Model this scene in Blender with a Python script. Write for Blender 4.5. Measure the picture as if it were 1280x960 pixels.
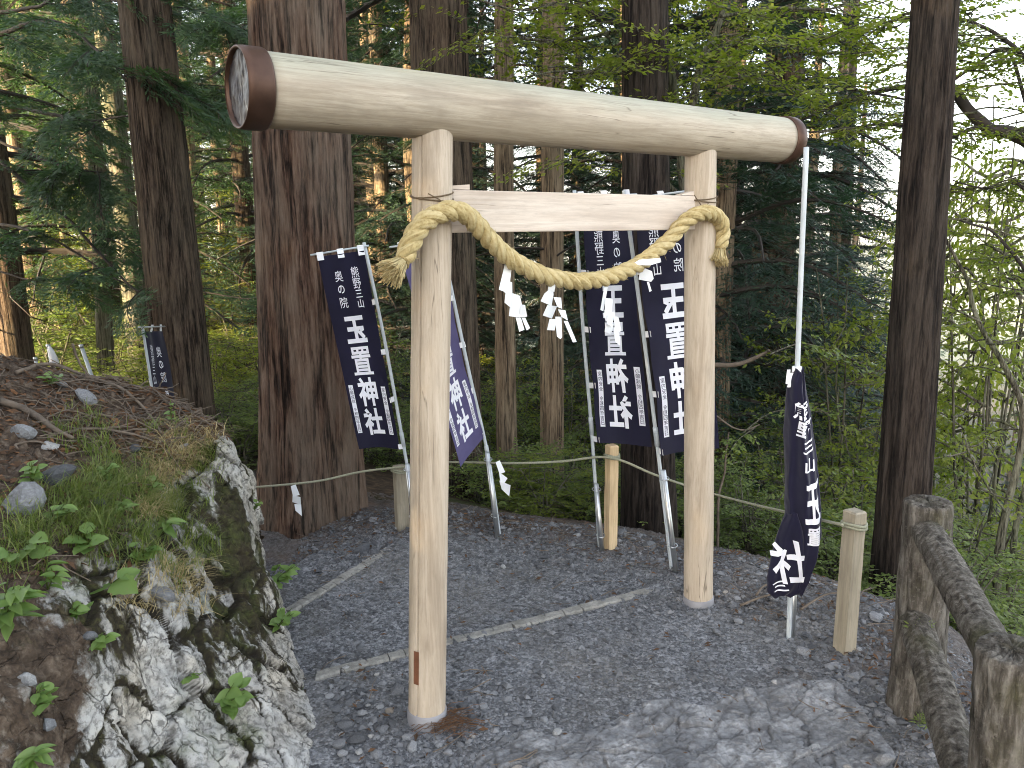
import bpy, bmesh, math, random
import numpy as np
from mathutils import Vector, Matrix

random.seed(7)
RNG = np.random.default_rng(7)
R = math.radians
for o in list(bpy.data.objects):
    bpy.data.objects.remove(o)
SC = bpy.context.scene
COL = SC.collection

# ------------------------------------------------------------------ camera
CAM_H, PITCH, ROLL, FPX = 1.60, R(11.28), R(-0.647), 961.3
cam_d = bpy.data.cameras.new('camera')
cam_d.sensor_fit = 'HORIZONTAL'
cam_d.sensor_width = 36.0
cam_d.lens = 36.0 * FPX / 1280.0
cam_d.clip_start, cam_d.clip_end = 0.05, 8000
cam = bpy.data.objects.new('camera', cam_d)
COL.objects.link(cam)
CAM_M = Matrix.Rotation(R(90) - PITCH, 3, 'X') @ Matrix.Rotation(ROLL, 3, 'Z')
cam.location = (0, 0, CAM_H)
cam.rotation_euler = CAM_M.to_euler()
SC.camera = cam
cam_d.dof.use_dof = True
cam_d.dof.focus_distance = 3.6
cam_d.dof.aperture_fstop = 12.0

# ------------------------------------------------------------------ sky, sun, exposure
SUN_EL, SUN_AZ = R(13), R(-128)          # azimuth from +Y towards +X
world = bpy.data.worlds.new('World')
SC.world = world
world.use_nodes = True
wn = world.node_tree
bg = wn.nodes['Background']
sky = wn.nodes.new('ShaderNodeTexSky')
sky.sky_type = 'NISHITA'
sky.sun_disc = False
sky.sun_elevation = SUN_EL
sky.sun_rotation = SUN_AZ
sky.air_density = 1.0
sky.dust_density = 2.5
sky.ozone_density = 1.0
desat_sky = wn.nodes.new('ShaderNodeHueSaturation')          # sky desaturated so its light tints the scene less blue
desat_sky.inputs['Saturation'].default_value = .42
wn.links.new(sky.outputs[0], desat_sky.inputs['Color'])
wn.links.new(desat_sky.outputs[0], bg.inputs[0])
bg.inputs[1].default_value = 0.15
sun_d = bpy.data.lights.new('sun', 'SUN')
sun_d.energy = 5.0
sun_d.angle = R(0.53)
sun_d.color = (1.0, 0.74, 0.40)
sun = bpy.data.objects.new('sun', sun_d)
COL.objects.link(sun)
sd = Vector((math.sin(SUN_AZ) * math.cos(SUN_EL), math.cos(SUN_AZ) * math.cos(SUN_EL), math.sin(SUN_EL)))
sun.rotation_euler = sd.to_track_quat('Z', 'Y').to_euler()
SC.view_settings.view_transform = 'Standard'
SC.view_settings.look = 'None'
SC.view_settings.gamma = 1.0
SC.view_settings.exposure = 3.0
SC.render.engine = 'CYCLES'
SC.cycles.use_denoising = True
SC.cycles.filter_width = 1.0
SC.cycles.max_bounces = 6
SC.cycles.transparent_max_bounces = 4
SC.cycles.diffuse_bounces = 3

# ------------------------------------------------------------------ picture point -> place in the world
def ray(px, py):
    return (CAM_M @ Vector(((px - 640) / FPX, (480 - py) / FPX, -1.0))).normalized()
def at_y(px, py, y):
    d = ray(px, py)
    return Vector((0, 0, CAM_H)) + d * (y / d.y)
def on_z(px, py, z=0.0):
    d = ray(px, py)
    return Vector((0, 0, CAM_H)) + d * ((z - CAM_H) / d.z)

# ------------------------------------------------------------------ numpy noise
def _h(ix, iy, iz, s):
    n = (ix * 374761393 + iy * 668265263 + iz * 2147483647 + s * 1274126177) & 0xFFFFFFFF
    n = ((n ^ (n >> 13)) * 1274126177) & 0xFFFFFFFF
    n = ((n ^ (n >> 15)) * 2246822519) & 0xFFFFFFFF
    return ((n ^ (n >> 16)) & 0xFFFFFF) / float(0xFFFFFF)
def vnoise(p, s=0):
    p = np.asarray(p, float)
    i = np.floor(p).astype(np.int64)
    f = p - i
    f = f * f * f * (f * (f * 6 - 15) + 10)
    out = 0
    for dx in (0, 1):
        wx = f[:, 0] if dx else 1 - f[:, 0]
        for dy in (0, 1):
            wy = f[:, 1] if dy else 1 - f[:, 1]
            for dz in (0, 1):
                wz = f[:, 2] if dz else 1 - f[:, 2]
                out = out + wx * wy * wz * _h(i[:, 0] + dx, i[:, 1] + dy, i[:, 2] + dz, s)
    return out * 2 - 1
def fbm(p, scale, octs=4, s=0, gain=0.5):
    p = np.asarray(p, float) * scale
    a, t, o = 1.0, 0.0, 0
    for k in range(octs):
        o = o + a * vnoise(p, s + k * 17)
        t += a
        a *= gain
        p = p * 2.03 + 5.3
    return o / t
def worley(p, s=0):
    p = np.asarray(p, float)
    i = np.floor(p).astype(np.int64)
    f1 = np.full(len(p), 9.0); f2 = np.full(len(p), 9.0); cid = np.zeros(len(p))
    for dx in (-1, 0, 1):
        for dy in (-1, 0, 1):
            for dz in (-1, 0, 1):
                c = i + np.array([dx, dy, dz])
                q = np.stack([_h(c[:, 0], c[:, 1], c[:, 2], s + k) for k in (1, 2, 3)], 1) + c
                d = np.linalg.norm(p - q, axis=1)
                h = _h(c[:, 0], c[:, 1], c[:, 2], s + 9)
                n1 = d < f1
                f2 = np.where(n1, f1, np.minimum(f2, d))
                cid = np.where(n1, h, cid)
                f1 = np.where(n1, d, f1)
    return f1, f2, cid
def sstep(a, b, x):
    t = np.clip((np.asarray(x, float) - a) / (b - a), 0, 1)
    return t * t * (3 - 2 * t)

# ------------------------------------------------------------------ mesh helpers
def mesh_np(name, v, f, mats, midx=None, smooth=True, attrs=None):
    """v (N,3); f: (M,k) array or list of such arrays."""
    me = bpy.data.meshes.new(name)
    fl = f if isinstance(f, list) else [f]
    fl = [np.asarray(a, np.int32) for a in fl if len(a)]
    v = np.asarray(v, np.float32)
    tot = np.concatenate([np.full(len(a), a.shape[1], np.int32) for a in fl])
    loops = np.concatenate([a.ravel() for a in fl])
    me.vertices.add(len(v)); me.vertices.foreach_set('co', v.ravel())
    me.loops.add(len(loops)); me.loops.foreach_set('vertex_index', loops)
    me.polygons.add(len(tot))
    st = np.zeros(len(tot), np.int32); st[1:] = np.cumsum(tot)[:-1]
    me.polygons.foreach_set('loop_start', st)
    try:
        me.polygons.foreach_set('loop_total', tot)
    except Exception:
        pass
    for m in (mats if isinstance(mats, (list, tuple)) else [mats]):
        me.materials.append(m)
    if midx is not None:
        me.polygons.foreach_set('material_index', np.asarray(midx, np.int32))
    me.polygons.foreach_set('use_smooth', np.full(len(tot), bool(smooth)))
    for k, a in (attrs or {}).items():
        at = me.attributes.new(k, 'FLOAT', 'POINT')
        at.data.foreach_set('value', np.asarray(a, np.float32))
    me.update(calc_edges=True)
    me.validate()
    return me
def put(name, me, parent=None, loc=None, rot=None, scale=None):
    o = bpy.data.objects.new(name, me)
    COL.objects.link(o)
    if parent is not None:
        o.parent = parent
    if loc is not None: o.location = loc
    if rot is not None: o.rotation_euler = rot
    if scale is not None: o.scale = scale if hasattr(scale, '__len__') else (scale,) * 3
    return o
def tag(o, label=None, cat=None, group=None, kind=None):
    if label: o['label'] = label
    if cat: o['category'] = cat
    if group: o['group'] = group
    if kind: o['kind'] = kind
    return o
def thing(name, loc, label, cat, group=None, rot=None):
    o = bpy.data.objects.new(name, None)
    COL.objects.link(o)
    o.empty_display_size = 0.1
    o.location = loc
    if rot is not None: o.rotation_euler = rot
    return tag(o, label, cat, group)

class MB:
    """collects shapes (world coordinates) into one mesh"""
    def __init__(self):
        self.v = []; self.q = []; self.t = []; self.n = 0; self.a = []
    def add(self, v, q=None, t=None, a=0.0):
        v = np.asarray(v, float).reshape(-1, 3)
        if q is not None and len(q): self.q.append(np.asarray(q, int).reshape(-1, 4) + self.n)
        if t is not None and len(t): self.t.append(np.asarray(t, int).reshape(-1, 3) + self.n)
        self.v.append(v); self.a.append(np.full(len(v), a)); self.n += len(v)
    def tube(self, pts, rad, seg=8, cap=True, a=0.0, closed=False):
        pts = np.asarray([tuple(p) for p in pts], float)
        n = len(pts)
        rad = np.full(n, rad) if np.isscalar(rad) else np.asarray(rad, float)
        tg = np.gradient(pts, axis=0)
        if closed:
            tg = np.roll(pts, -1, 0) - np.roll(pts, 1, 0)
        tg /= np.linalg.norm(tg, axis=1)[:, None] + 1e-12
        up = np.array([0, 0, 1.0]) if abs(tg[0][2]) < .9 else np.array([1.0, 0, 0])
        N = []
        nrm = np.cross(tg[0], up); nrm /= np.linalg.norm(nrm)
        for k in range(n):
            nrm = nrm - tg[k] * nrm.dot(tg[k]); nrm /= np.linalg.norm(nrm) + 1e-12
            N.append(nrm)
        N = np.array(N); B = np.cross(tg, N)
        an = np.arange(seg) * 2 * math.pi / seg
        v = pts[:, None] + rad[:, None, None] * (np.cos(an)[None, :, None] * N[:, None] + np.sin(an)[None, :, None] * B[:, None])
        v = v.reshape(-1, 3)
        m = n if closed else n - 1
        i = np.arange(m)[:, None] * seg; j = np.arange(seg)[None]
        j2 = (j + 1) % seg; i2 = ((np.arange(m) + 1) % n)[:, None] * seg
        q = np.stack([i + j, i2 + j, i2 + j2, i + j2], -1).reshape(-1, 4)[:, ::-1]
        t = []
        if cap and not closed:
            c0, c1 = len(v), len(v) + 1
            v = np.vstack([v, pts[0], pts[-1]])
            for k in range(seg):
                t.append((c0, k, (k + 1) % seg)); b = (n - 1) * seg
                t.append((c1, b + (k + 1) % seg, b + k))
            t = np.array(t)[:, ::-1]
        self.add(v, q, t if len(t) else None, a)
    def box(self, c, ax, ay, az):
        """box with centre c and half-axis vectors"""
        c, ax, ay, az = (np.array(tuple(x), float) for x in (c, ax, ay, az))
        v = [c + sx * ax + sy * ay + sz * az for sz in (-1, 1) for sy in (-1, 1) for sx in (-1, 1)]
        q = [(0, 2, 3, 1), (4, 5, 7, 6), (0, 1, 5, 4), (2, 6, 7, 3), (0, 4, 6, 2), (1, 3, 7, 5)]
        self.add(v, q)
    def mesh(self, name, m, smooth=True, attr=None):
        fl = []
        if self.q: fl.append(np.vstack(self.q))
        if self.t: fl.append(np.vstack(self.t))
        return mesh_np(name, np.vstack(self.v), fl, m, smooth=smooth, attrs={attr: np.concatenate(self.a)} if attr else None)
    def build(self, name, m, parent=None, smooth=True, bevel=0, attr=None, origin=None):
        org = origin
        if org is None and parent is None:
            org = np.vstack(self.v).mean(0)
        if parent is not None and org is None:
            org = np.array(tuple(parent.location))
        self.v = [x - np.array(tuple(org)) for x in self.v]
        o = put(name, self.mesh(name, m, smooth, attr), parent)
        if parent is None: o.location = tuple(org)
        if bevel:
            b = o.modifiers.new('bevel', 'BEVEL'); b.width = bevel; b.segments = 2; b.limit_method = 'ANGLE'
        return o
def catmull(pts, n):
    P = np.asarray([tuple(p) for p in pts], float)
    P = np.vstack([2 * P[0] - P[1], P, 2 * P[-1] - P[-2]])
    t = np.linspace(0, len(P) - 3 - 1e-6, n)
    k = t.astype(int); u = (t - k)[:, None]
    a, b, c, d = P[k], P[k + 1], P[k + 2], P[k + 3]
    return .5 * ((2 * b) + (-a + c) * u + (2 * a - 5 * b + 4 * c - d) * u * u + (-a + 3 * b - 3 * c + d) * u ** 3)

# ------------------------------------------------------------------ materials
class NT:
    def __init__(self, name):
        self.m = bpy.data.materials.new(name)
        self.m.use_nodes = True
        self.t = self.m.node_tree
        self.b = self.t.nodes['Principled BSDF']
        self.out = self.t.nodes['Material Output']
    def n(self, typ, **kw):
        x = self.t.nodes.new('ShaderNode' + typ)
        for k, v in kw.items():
            if isinstance(k, str) and hasattr(x, k) and k not in x.inputs: setattr(x, k, v)
            else: self.set(x.inputs[k], v)
        return x
    def set(self, sock, v):
        if hasattr(v, 'is_output'): self.t.links.new(v, sock)
        else:
            if hasattr(sock.default_value, '__len__') and hasattr(v, '__len__') and len(v) == 3 and len(sock.default_value) == 4: v = (*v, 1)
            sock.default_value = v
    def coord(self, scale=(1, 1, 1), which='Object'):
        tc = self.n('TexCoord')
        mp = self.n('Mapping')
        self.t.links.new(tc.outputs[which], mp.inputs[0]); mp.inputs['Scale'].default_value = scale
        return mp.outputs[0]
    def noise(self, vec, scale, detail=4, rough=.55, dist=0.0):
        x = self.n('TexNoise'); x.inputs['Scale'].default_value = scale
        x.inputs['Detail'].default_value = detail; x.inputs['Roughness'].default_value = rough
        x.inputs['Distortion'].default_value = dist
        if vec is not None: self.t.links.new(vec, x.inputs['Vector'])
        return x.outputs['Fac']
    def vor(self, vec, scale, feature='F1', out='Distance'):
        x = self.n('TexVoronoi'); x.feature = feature; x.inputs['Scale'].default_value = scale
        if vec is not None: self.t.links.new(vec, x.inputs['Vector'])
        return x.outputs[out]
    def ramp(self, fac, stops, interp='LINEAR'):
        x = self.n('ValToRGB'); x.color_ramp.interpolation = interp
        e = x.color_ramp.elements
        while len(e) < len(stops): e.new(0.5)
        for k, (p, c) in enumerate(stops):
            e[k].position = p; e[k].color = (*c, 1) if hasattr(c, '__len__') else (c, c, c, 1)
        self.t.links.new(fac, x.inputs[0])
        return x.outputs[0]
    def mix(self, fac, a, b, mode='MIX'):
        x = self.n('Mix'); x.data_type = 'RGBA'; x.blend_type = mode
        self.set(x.inputs[0], fac); self.set(x.inputs[6], a); self.set(x.inputs[7], b)
        return x.outputs[2]
    def math(self, op, a, b=0.0, c=None):
        x = self.n('Math'); x.operation = op
        self.set(x.inputs[0], a); self.set(x.inputs[1], b)
        if c is not None: self.set(x.inputs[2], c)
        return x.outputs[0]
    def attr(self, name):
        x = self.n('Attribute'); x.attribute_name = name
        return x.outputs['Fac']
    def rand(self):
        return self.n('ObjectInfo').outputs['Random']
    def bump(self, h, strength=.5, dist=.01, prev=None):
        x = self.n('Bump'); x.inputs['Strength'].default_value = strength; x.inputs['Distance'].default_value = dist
        self.t.links.new(h, x.inputs['Height'])
        if prev is not None: self.t.links.new(prev, x.inputs['Normal'])
        return x.outputs[0]
    def fin(self, col=None, rough=.8, normal=None, metal=0.0, spec=.5):
        if col is not None: self.set(self.b.inputs['Base Color'], col)
        self.set(self.b.inputs['Roughness'], rough)
        self.b.inputs['Metallic'].default_value = metal
        self.b.inputs['Specular IOR Level'].default_value = spec
        if normal is not None: self.t.links.new(normal, self.b.inputs['Normal'])
        return self.m
    def translucent(self, col, amt):
        tr = self.n('BsdfTranslucent'); self.set(tr.inputs[0], col)
        mx = self.n('MixShader'); mx.inputs[0].default_value = amt
        self.t.links.new(self.b.outputs[0], mx.inputs[1]); self.t.links.new(tr.outputs[0], mx.inputs[2])
        self.t.links.new(mx.outputs[0], self.out.inputs[0])

def m_plain(name, col, rough=.7, metal=0.0, spec=.5, vary=.12, scale=20):
    t = NT(name)
    n = t.noise(t.coord(), scale, 5, .6)
    c = t.ramp(n, [(.3, tuple(x * (1 - vary) for x in col)), (.7, tuple(min(1, x * (1 + vary)) for x in col))])
    return t.fin(c, rough, t.bump(n, .15, .004), metal, spec)
def m_leaf(name, stops, trans=.35, rough=.55, spec=.4, tcol=None):
    t = NT(name)
    f = t.math('ADD', t.math('MULTIPLY', t.attr('tone'), .75), t.math('MULTIPLY', t.rand(), .25))
    c = t.ramp(f, stops)
    t.fin(c, rough, spec=spec)
    t.translucent(t.mix(1.0, c, tcol or (1.5, 1.7, .7), 'MULTIPLY') , trans)
    return t.m
M = {}
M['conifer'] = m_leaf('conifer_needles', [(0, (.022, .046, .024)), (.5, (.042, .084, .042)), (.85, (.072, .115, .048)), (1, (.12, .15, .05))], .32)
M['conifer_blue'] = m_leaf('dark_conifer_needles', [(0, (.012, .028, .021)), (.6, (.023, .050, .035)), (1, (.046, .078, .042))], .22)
M['maple'] = m_leaf('fresh_leaves', [(0, (.095, .125, .022)), (.5, (.15, .185, .030)), (1, (.24, .25, .048))], .5)
M['shrub'] = m_leaf('shrub_leaves', [(0, (.080, .115, .034)), (.5, (.135, .185, .052)), (1, (.21, .25, .075))], .42)
M['plantleaf'] = m_leaf('plant_leaves', [(0, (.07, .135, .04)), (.35, (.13, .21, .06)), (.7, (.20, .29, .09)), (1, (.27, .34, .12))], .35, .45)
M['grass'] = m_leaf('grass_blades', [(0, (.07, .10, .022)), (.5, (.14, .185, .045)), (.8, (.21, .24, .075)), (1, (.30, .26, .13))], .35)
M['deadleaf'] = m_leaf('dead_leaves', [(0, (.055, .035, .022)), (.6, (.12, .065, .035)), (.9, (.22, .11, .05)), (1, (.30, .20, .11))], .2, .75, .3, (1.3, 1, .6))

def m_bark(name, dark, mid, light, sc=1.0, bumpd=.012, patch=None, pfac=.5):
    t = NT(name)
    v = t.coord((26 * sc, 26 * sc, 2.6 * sc)); v2 = t.coord((95 * sc, 95 * sc, 9 * sc)); v3 = t.coord((3.5, 3.5, 1.0))
    a = t.noise(v, 1.0, 8, .68, .25); b = t.noise(v2, 1.0, 5, .7, .2); big = t.noise(v3, 1.0, 5, .65)
    fur = t.noise(t.coord((13 * sc, 13 * sc, .55 * sc)), 1.0, 4, .6, .6)
    fur = t.ramp(t.math('ABSOLUTE', t.math('SUBTRACT', fur, .5)), [(.0, 0.0), (.05, .8), (.12, 1.0)])
    h = t.math('ADD', t.math('MULTIPLY', a, .55), t.math('MULTIPLY', b, .45))
    h = t.math('ADD', t.math('MULTIPLY', h, .86), t.math('MULTIPLY', fur, .11))
    c = t.ramp(h, [(.38, dark), (.5, mid), (.62, light)])
    c = t.mix(t.ramp(big, [(.42, 0.0), (.62, pfac)]), c, patch or light)
    c = t.mix(1.0, c, t.ramp(h, [(.38, .3), (.5, 1.0)]), 'MULTIPLY')
    return t.fin(c, .92, t.bump(h, 1.0, bumpd * 1.4), spec=.15)
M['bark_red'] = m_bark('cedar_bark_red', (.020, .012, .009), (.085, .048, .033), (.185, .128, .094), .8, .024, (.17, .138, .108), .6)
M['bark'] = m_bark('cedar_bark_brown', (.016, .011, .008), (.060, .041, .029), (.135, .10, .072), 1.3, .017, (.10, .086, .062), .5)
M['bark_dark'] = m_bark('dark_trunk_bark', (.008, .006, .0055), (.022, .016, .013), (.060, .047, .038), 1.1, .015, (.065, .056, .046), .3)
M['bark_grey'] = m_bark('grey_branch_bark', (.03, .027, .02), (.09, .08, .06), (.19, .18, .14), 1.5, .008, (.11, .13, .07), .5)
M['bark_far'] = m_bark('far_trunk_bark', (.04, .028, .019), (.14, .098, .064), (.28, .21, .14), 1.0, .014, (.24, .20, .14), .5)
M['twig'] = m_plain('dead_twigs', (.13, .10, .075), .9, vary=.4)
M['darkbranch'] = m_plain('dark_branches', (.028, .022, .018), .9, vary=.3)

def m_wood(name, axis, base, light, dark, top=None):
    """planed log: grain runs along the object's local axis"""
    t = NT(name)
    def ax_(k, l):
        q = [k, k, k]; q[axis] = l
        return t.coord(tuple(q))
    g = t.noise(ax_(26, 1.6), 1.0, 6, .62, .5)
    fine = t.noise(ax_(150, 9), 1.0, 4, .7, .3)
    spots = t.noise(ax_(90, 16), 1.0, 4, .7)
    big = t.noise(ax_(5, 2.2), 1.0, 5, .6)
    c = t.ramp(g, [(.3, dark), (.45, base), (.62, light), (.75, base)])
    c = t.mix(t.ramp(fine, [(.36, .50), (.56, 0.0)]), c, dark)
    c = t.mix(t.ramp(spots, [(.58, 0.0), (.70, .40)]), c, tuple(x * .6 for x in base))
    c = t.mix(t.ramp(big, [(.35, .0), (.70, .40)]), c, tuple(min(1, x * 1.12) for x in light))
    c = t.mix(t.ramp(big, [(.30, .65), (.46, .0)]), c, tuple(x * .7 for x in base))
    kn = t.vor(ax_(5.5, 1.9), 1.0)
    c = t.mix(t.ramp(kn, [(.035, .85), (.075, .25), (.13, 0.0)]), c, (.13, .085, .05))
    if top:
        geo = t.n('NewGeometry'); sep = t.n('SeparateXYZ'); t.t.links.new(geo.outputs['Normal'], sep.inputs[0])
        up = t.ramp(t.math('ADD', sep.outputs[2], t.math('MULTIPLY', t.math('SUBTRACT', big, .5), .8)), [(.15, 0.0), (.8, .75)])
        c = t.mix(up, c, t.ramp(fine, [(.3, tuple(x * .72 for x in top)), (.7, top)]))
    crk = [26, 26, 26]; crk[axis] = 1.1
    ck = t.noise(t.coord(tuple(crk)), .8, 3, .5, .3)
    line = t.ramp(t.math('ABSOLUTE', t.math('SUBTRACT', ck, .5)), [(.0, .8), (.010, 0.0)])
    gate = t.ramp(t.noise(t.coord((2, 2, 2)), 1.3, 2), [(.5, 0.0), (.62, 1.0)])
    c = t.mix(t.math('MULTIPLY', line, gate), c, (.10, .075, .05))
    h = t.math('ADD', fine, t.math('MULTIPLY', g, .6))
    return t.fin(c, .62, t.bump(h, .22, .0025), spec=.35)
M['beam_wood'] = m_wood('beam_wood', 0, (.37, .31, .235), (.49, .425, .335), (.22, .175, .125), (.36, .365, .285))
M['post_wood'] = m_wood('post_wood', 2, (.415, .336, .252), (.52, .438, .345), (.265, .203, .145))
M['tie_wood'] = m_wood('tie_wood', 0, (.56, .47, .39), (.66, .58, .50), (.40, .32, .26))
M['stake_wood'] = m_wood('stake_wood', 2, (.27, .235, .175), (.34, .30, .23), (.16, .135, .10))
M['stake_new'] = m_wood('new_stake_wood', 2, (.50, .37, .22), (.60, .46, .29), (.34, .23, .13))
M['copper'] = m_plain('aged_copper', (.085, .047, .033), .48, .7, vary=.35, scale=9)
def _cap():
    t = NT('dark_cap_face')
    n = t.noise(t.coord(), 14, 4, .6)
    c = t.ramp(n, [(.3, (.020, .016, .019)), (.7, (.042, .034, .040))])
    fl = t.noise(t.coord((40, 40, 11)), 1.0, 2, .5, .6)
    c = t.mix(t.ramp(fl, [(.70, 0.0), (.73, .5)]), c, (.55, .55, .57))  # pale flecks painted in as sky reflections on the dents
    return t.fin(c, t.ramp(n, [(.3, .4), (.7, .6)]), t.bump(n, .6, .01), .1)
M['cap_face'] = _cap()
M['steel'] = m_plain('galvanised_steel', (.50, .52, .54), .35, .9, vary=.15)
M['sleeve'] = m_plain('grey_sleeve', (.24, .235, .25), .55, .2, vary=.15, scale=12)
M['pole_white'] = m_plain('white_pole', (.46, .50, .53), .35, vary=.06)
M['white_cloth'] = m_plain('white_tab_cloth', (.72, .72, .74), .8, vary=.05)
M['paper'] = m_plain('white_paper', (.80, .82, .85), .7, vary=.03)
M['cord'] = m_plain('brown_cord', (.12, .085, .05), .85, vary=.3, scale=80)
M['fence_rope'] = m_plain('grey_green_rope', (.25, .25, .18), .9, vary=.25, scale=150)
M['patch'] = m_plain('brown_patch', (.17, .065, .03), .5, vary=.3)
M['ink'] = m_plain('lettering_white', (.74, .74, .80), .8, vary=.04)
M['ink_dark'] = m_plain('lettering_dark', (.05, .045, .09), .8, vary=.05)
def m_cloth(name, col, trans=.12):
    t = NT(name)
    v = t.coord((1, 1, 1))
    n = t.noise(v, 6, 4, .6); w = t.noise(t.coord((400, 400, 400)), 1.0, 2)
    c = t.ramp(n, [(.3, tuple(x * .85 for x in col)), (.7, tuple(x * 1.2 for x in col))])
    t.fin(c, .85, t.bump(t.math('ADD', n, t.math('MULTIPLY', w, .1)), .15, .01), spec=.2)
    t.b.inputs['Sheen Weight'].default_value = .15
    t.translucent(c, trans)
    return t.m
M['navy'] = m_cloth('navy_cloth', (.010, .009, .026), .08)
M['violet'] = m_cloth('violet_cloth', (.12, .105, .23), .35)  # cloth colour paler and more violet than the navy
def _straw():
    t = NT('straw')
    f = t.attr('tone')
    n = t.noise(t.coord((60, 60, 60)), 1.0, 3, .6)
    n2 = t.noise(t.coord((260, 260, 260)), 1.0, 2, .6)
    c = t.ramp(t.math('ADD', t.math('MULTIPLY', n, .6), t.math('MULTIPLY', f, .4)), [(.22, (.22, .155, .06)), (.45, (.43, .335, .155)), (.75, (.58, .485, .28))])
    return t.fin(c, .75, t.bump(n2, .5, .003), spec=.25)
M['straw'] = _straw()

def _gravel_ground():
    t = NT('gravel_ground')
    v = t.coord()
    big = t.noise(v, 1.1, 4, .6); mid = t.noise(v, 5, 5, .65)
    d1 = t.vor(v, 60); d2 = t.vor(v, 130); c1 = t.vor(v, 60, out='Color'); c2 = t.vor(v, 130, out='Color')
    s1 = t.n('SeparateColor'); t.t.links.new(c1, s1.inputs[0]); s2 = t.n('SeparateColor'); t.t.links.new(c2, s2.inputs[0])
    k = t.math('ADD', t.math('MULTIPLY', s1.outputs[0], .5), t.math('MULTIPLY', s2.outputs[0], .5))
    c = t.ramp(k, [(.15, (.062, .064, .070)), (.5, (.14, .143, .153)), (.85, (.28, .284, .30))])
    c = t.mix(t.ramp(mid, [(.48, 0.0), (.7, .55)]), c, (.066, .060, .056))
    c = t.mix(t.ramp(big, [(.46, 0.0), (.64, .40)]), c, (.15, .135, .115))
    c = t.mix(t.attr('litter'), c, t.ramp(mid, [(.3, (.025, .018, .013)), (.55, (.06, .04, .028)), (.75, (.13, .075, .045))]))
    h = t.math('ADD', t.math('MULTIPLY', d1, -.6), t.math('MULTIPLY', d2, -.4))
    return t.fin(c, .9, t.bump(h, .9, .012, t.bump(mid, .4, .03)), spec=.3)
M['gravel_ground'] = _gravel_ground()
def _stone():
    t = NT('loose_stone')
    n = t.noise(t.coord((1, 1, 1)), 18, 5, .65)
    f = t.math('ADD', t.math('MULTIPLY', t.rand(), .55), t.math('MULTIPLY', t.attr('tone'), .55))
    c = t.ramp(f, [(0, (.056, .058, .064)), (.42, (.14, .143, .153)), (.75, (.25, .254, .265)), (.90, (.36, .355, .345)), (1, (.19, .15, .115))])
    c = t.mix(1.0, c, t.ramp(n, [(.3, .6), (.7, 1.25)]), 'MULTIPLY')
    return t.fin(c, .82, t.bump(n, .5, .006), spec=.35)
M['stone'] = _stone()
def _bedrock():
    t = NT('bedrock')
    v = t.coord()
    n = t.noise(v, 7, 7, .65); f = t.noise(v, 45, 4, .65)
    e = t.vor(t.mix(.12, v, t.n('TexNoise', Vector=v, Scale=4.0).outputs['Color']), 7, 'DISTANCE_TO_EDGE')
    c = t.ramp(n, [(.3, (.095, .097, .105)), (.48, (.20, .203, .212)), (.66, (.36, .362, .37))])
    c = t.mix(t.ramp(f, [(.35, .7), (.6, 0.0)]), c, (.09, .085, .085))
    c = t.mix(t.attr('crack'), c, (.045, .042, .042))
    h = t.math('ADD', t.math('MULTIPLY', n, 1.0), t.math('MULTIPLY', f, .35))
    return t.fin(c, .8, t.bump(h, .8, .02), spec=.35)
M['bedrock'] = _bedrock()
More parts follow.
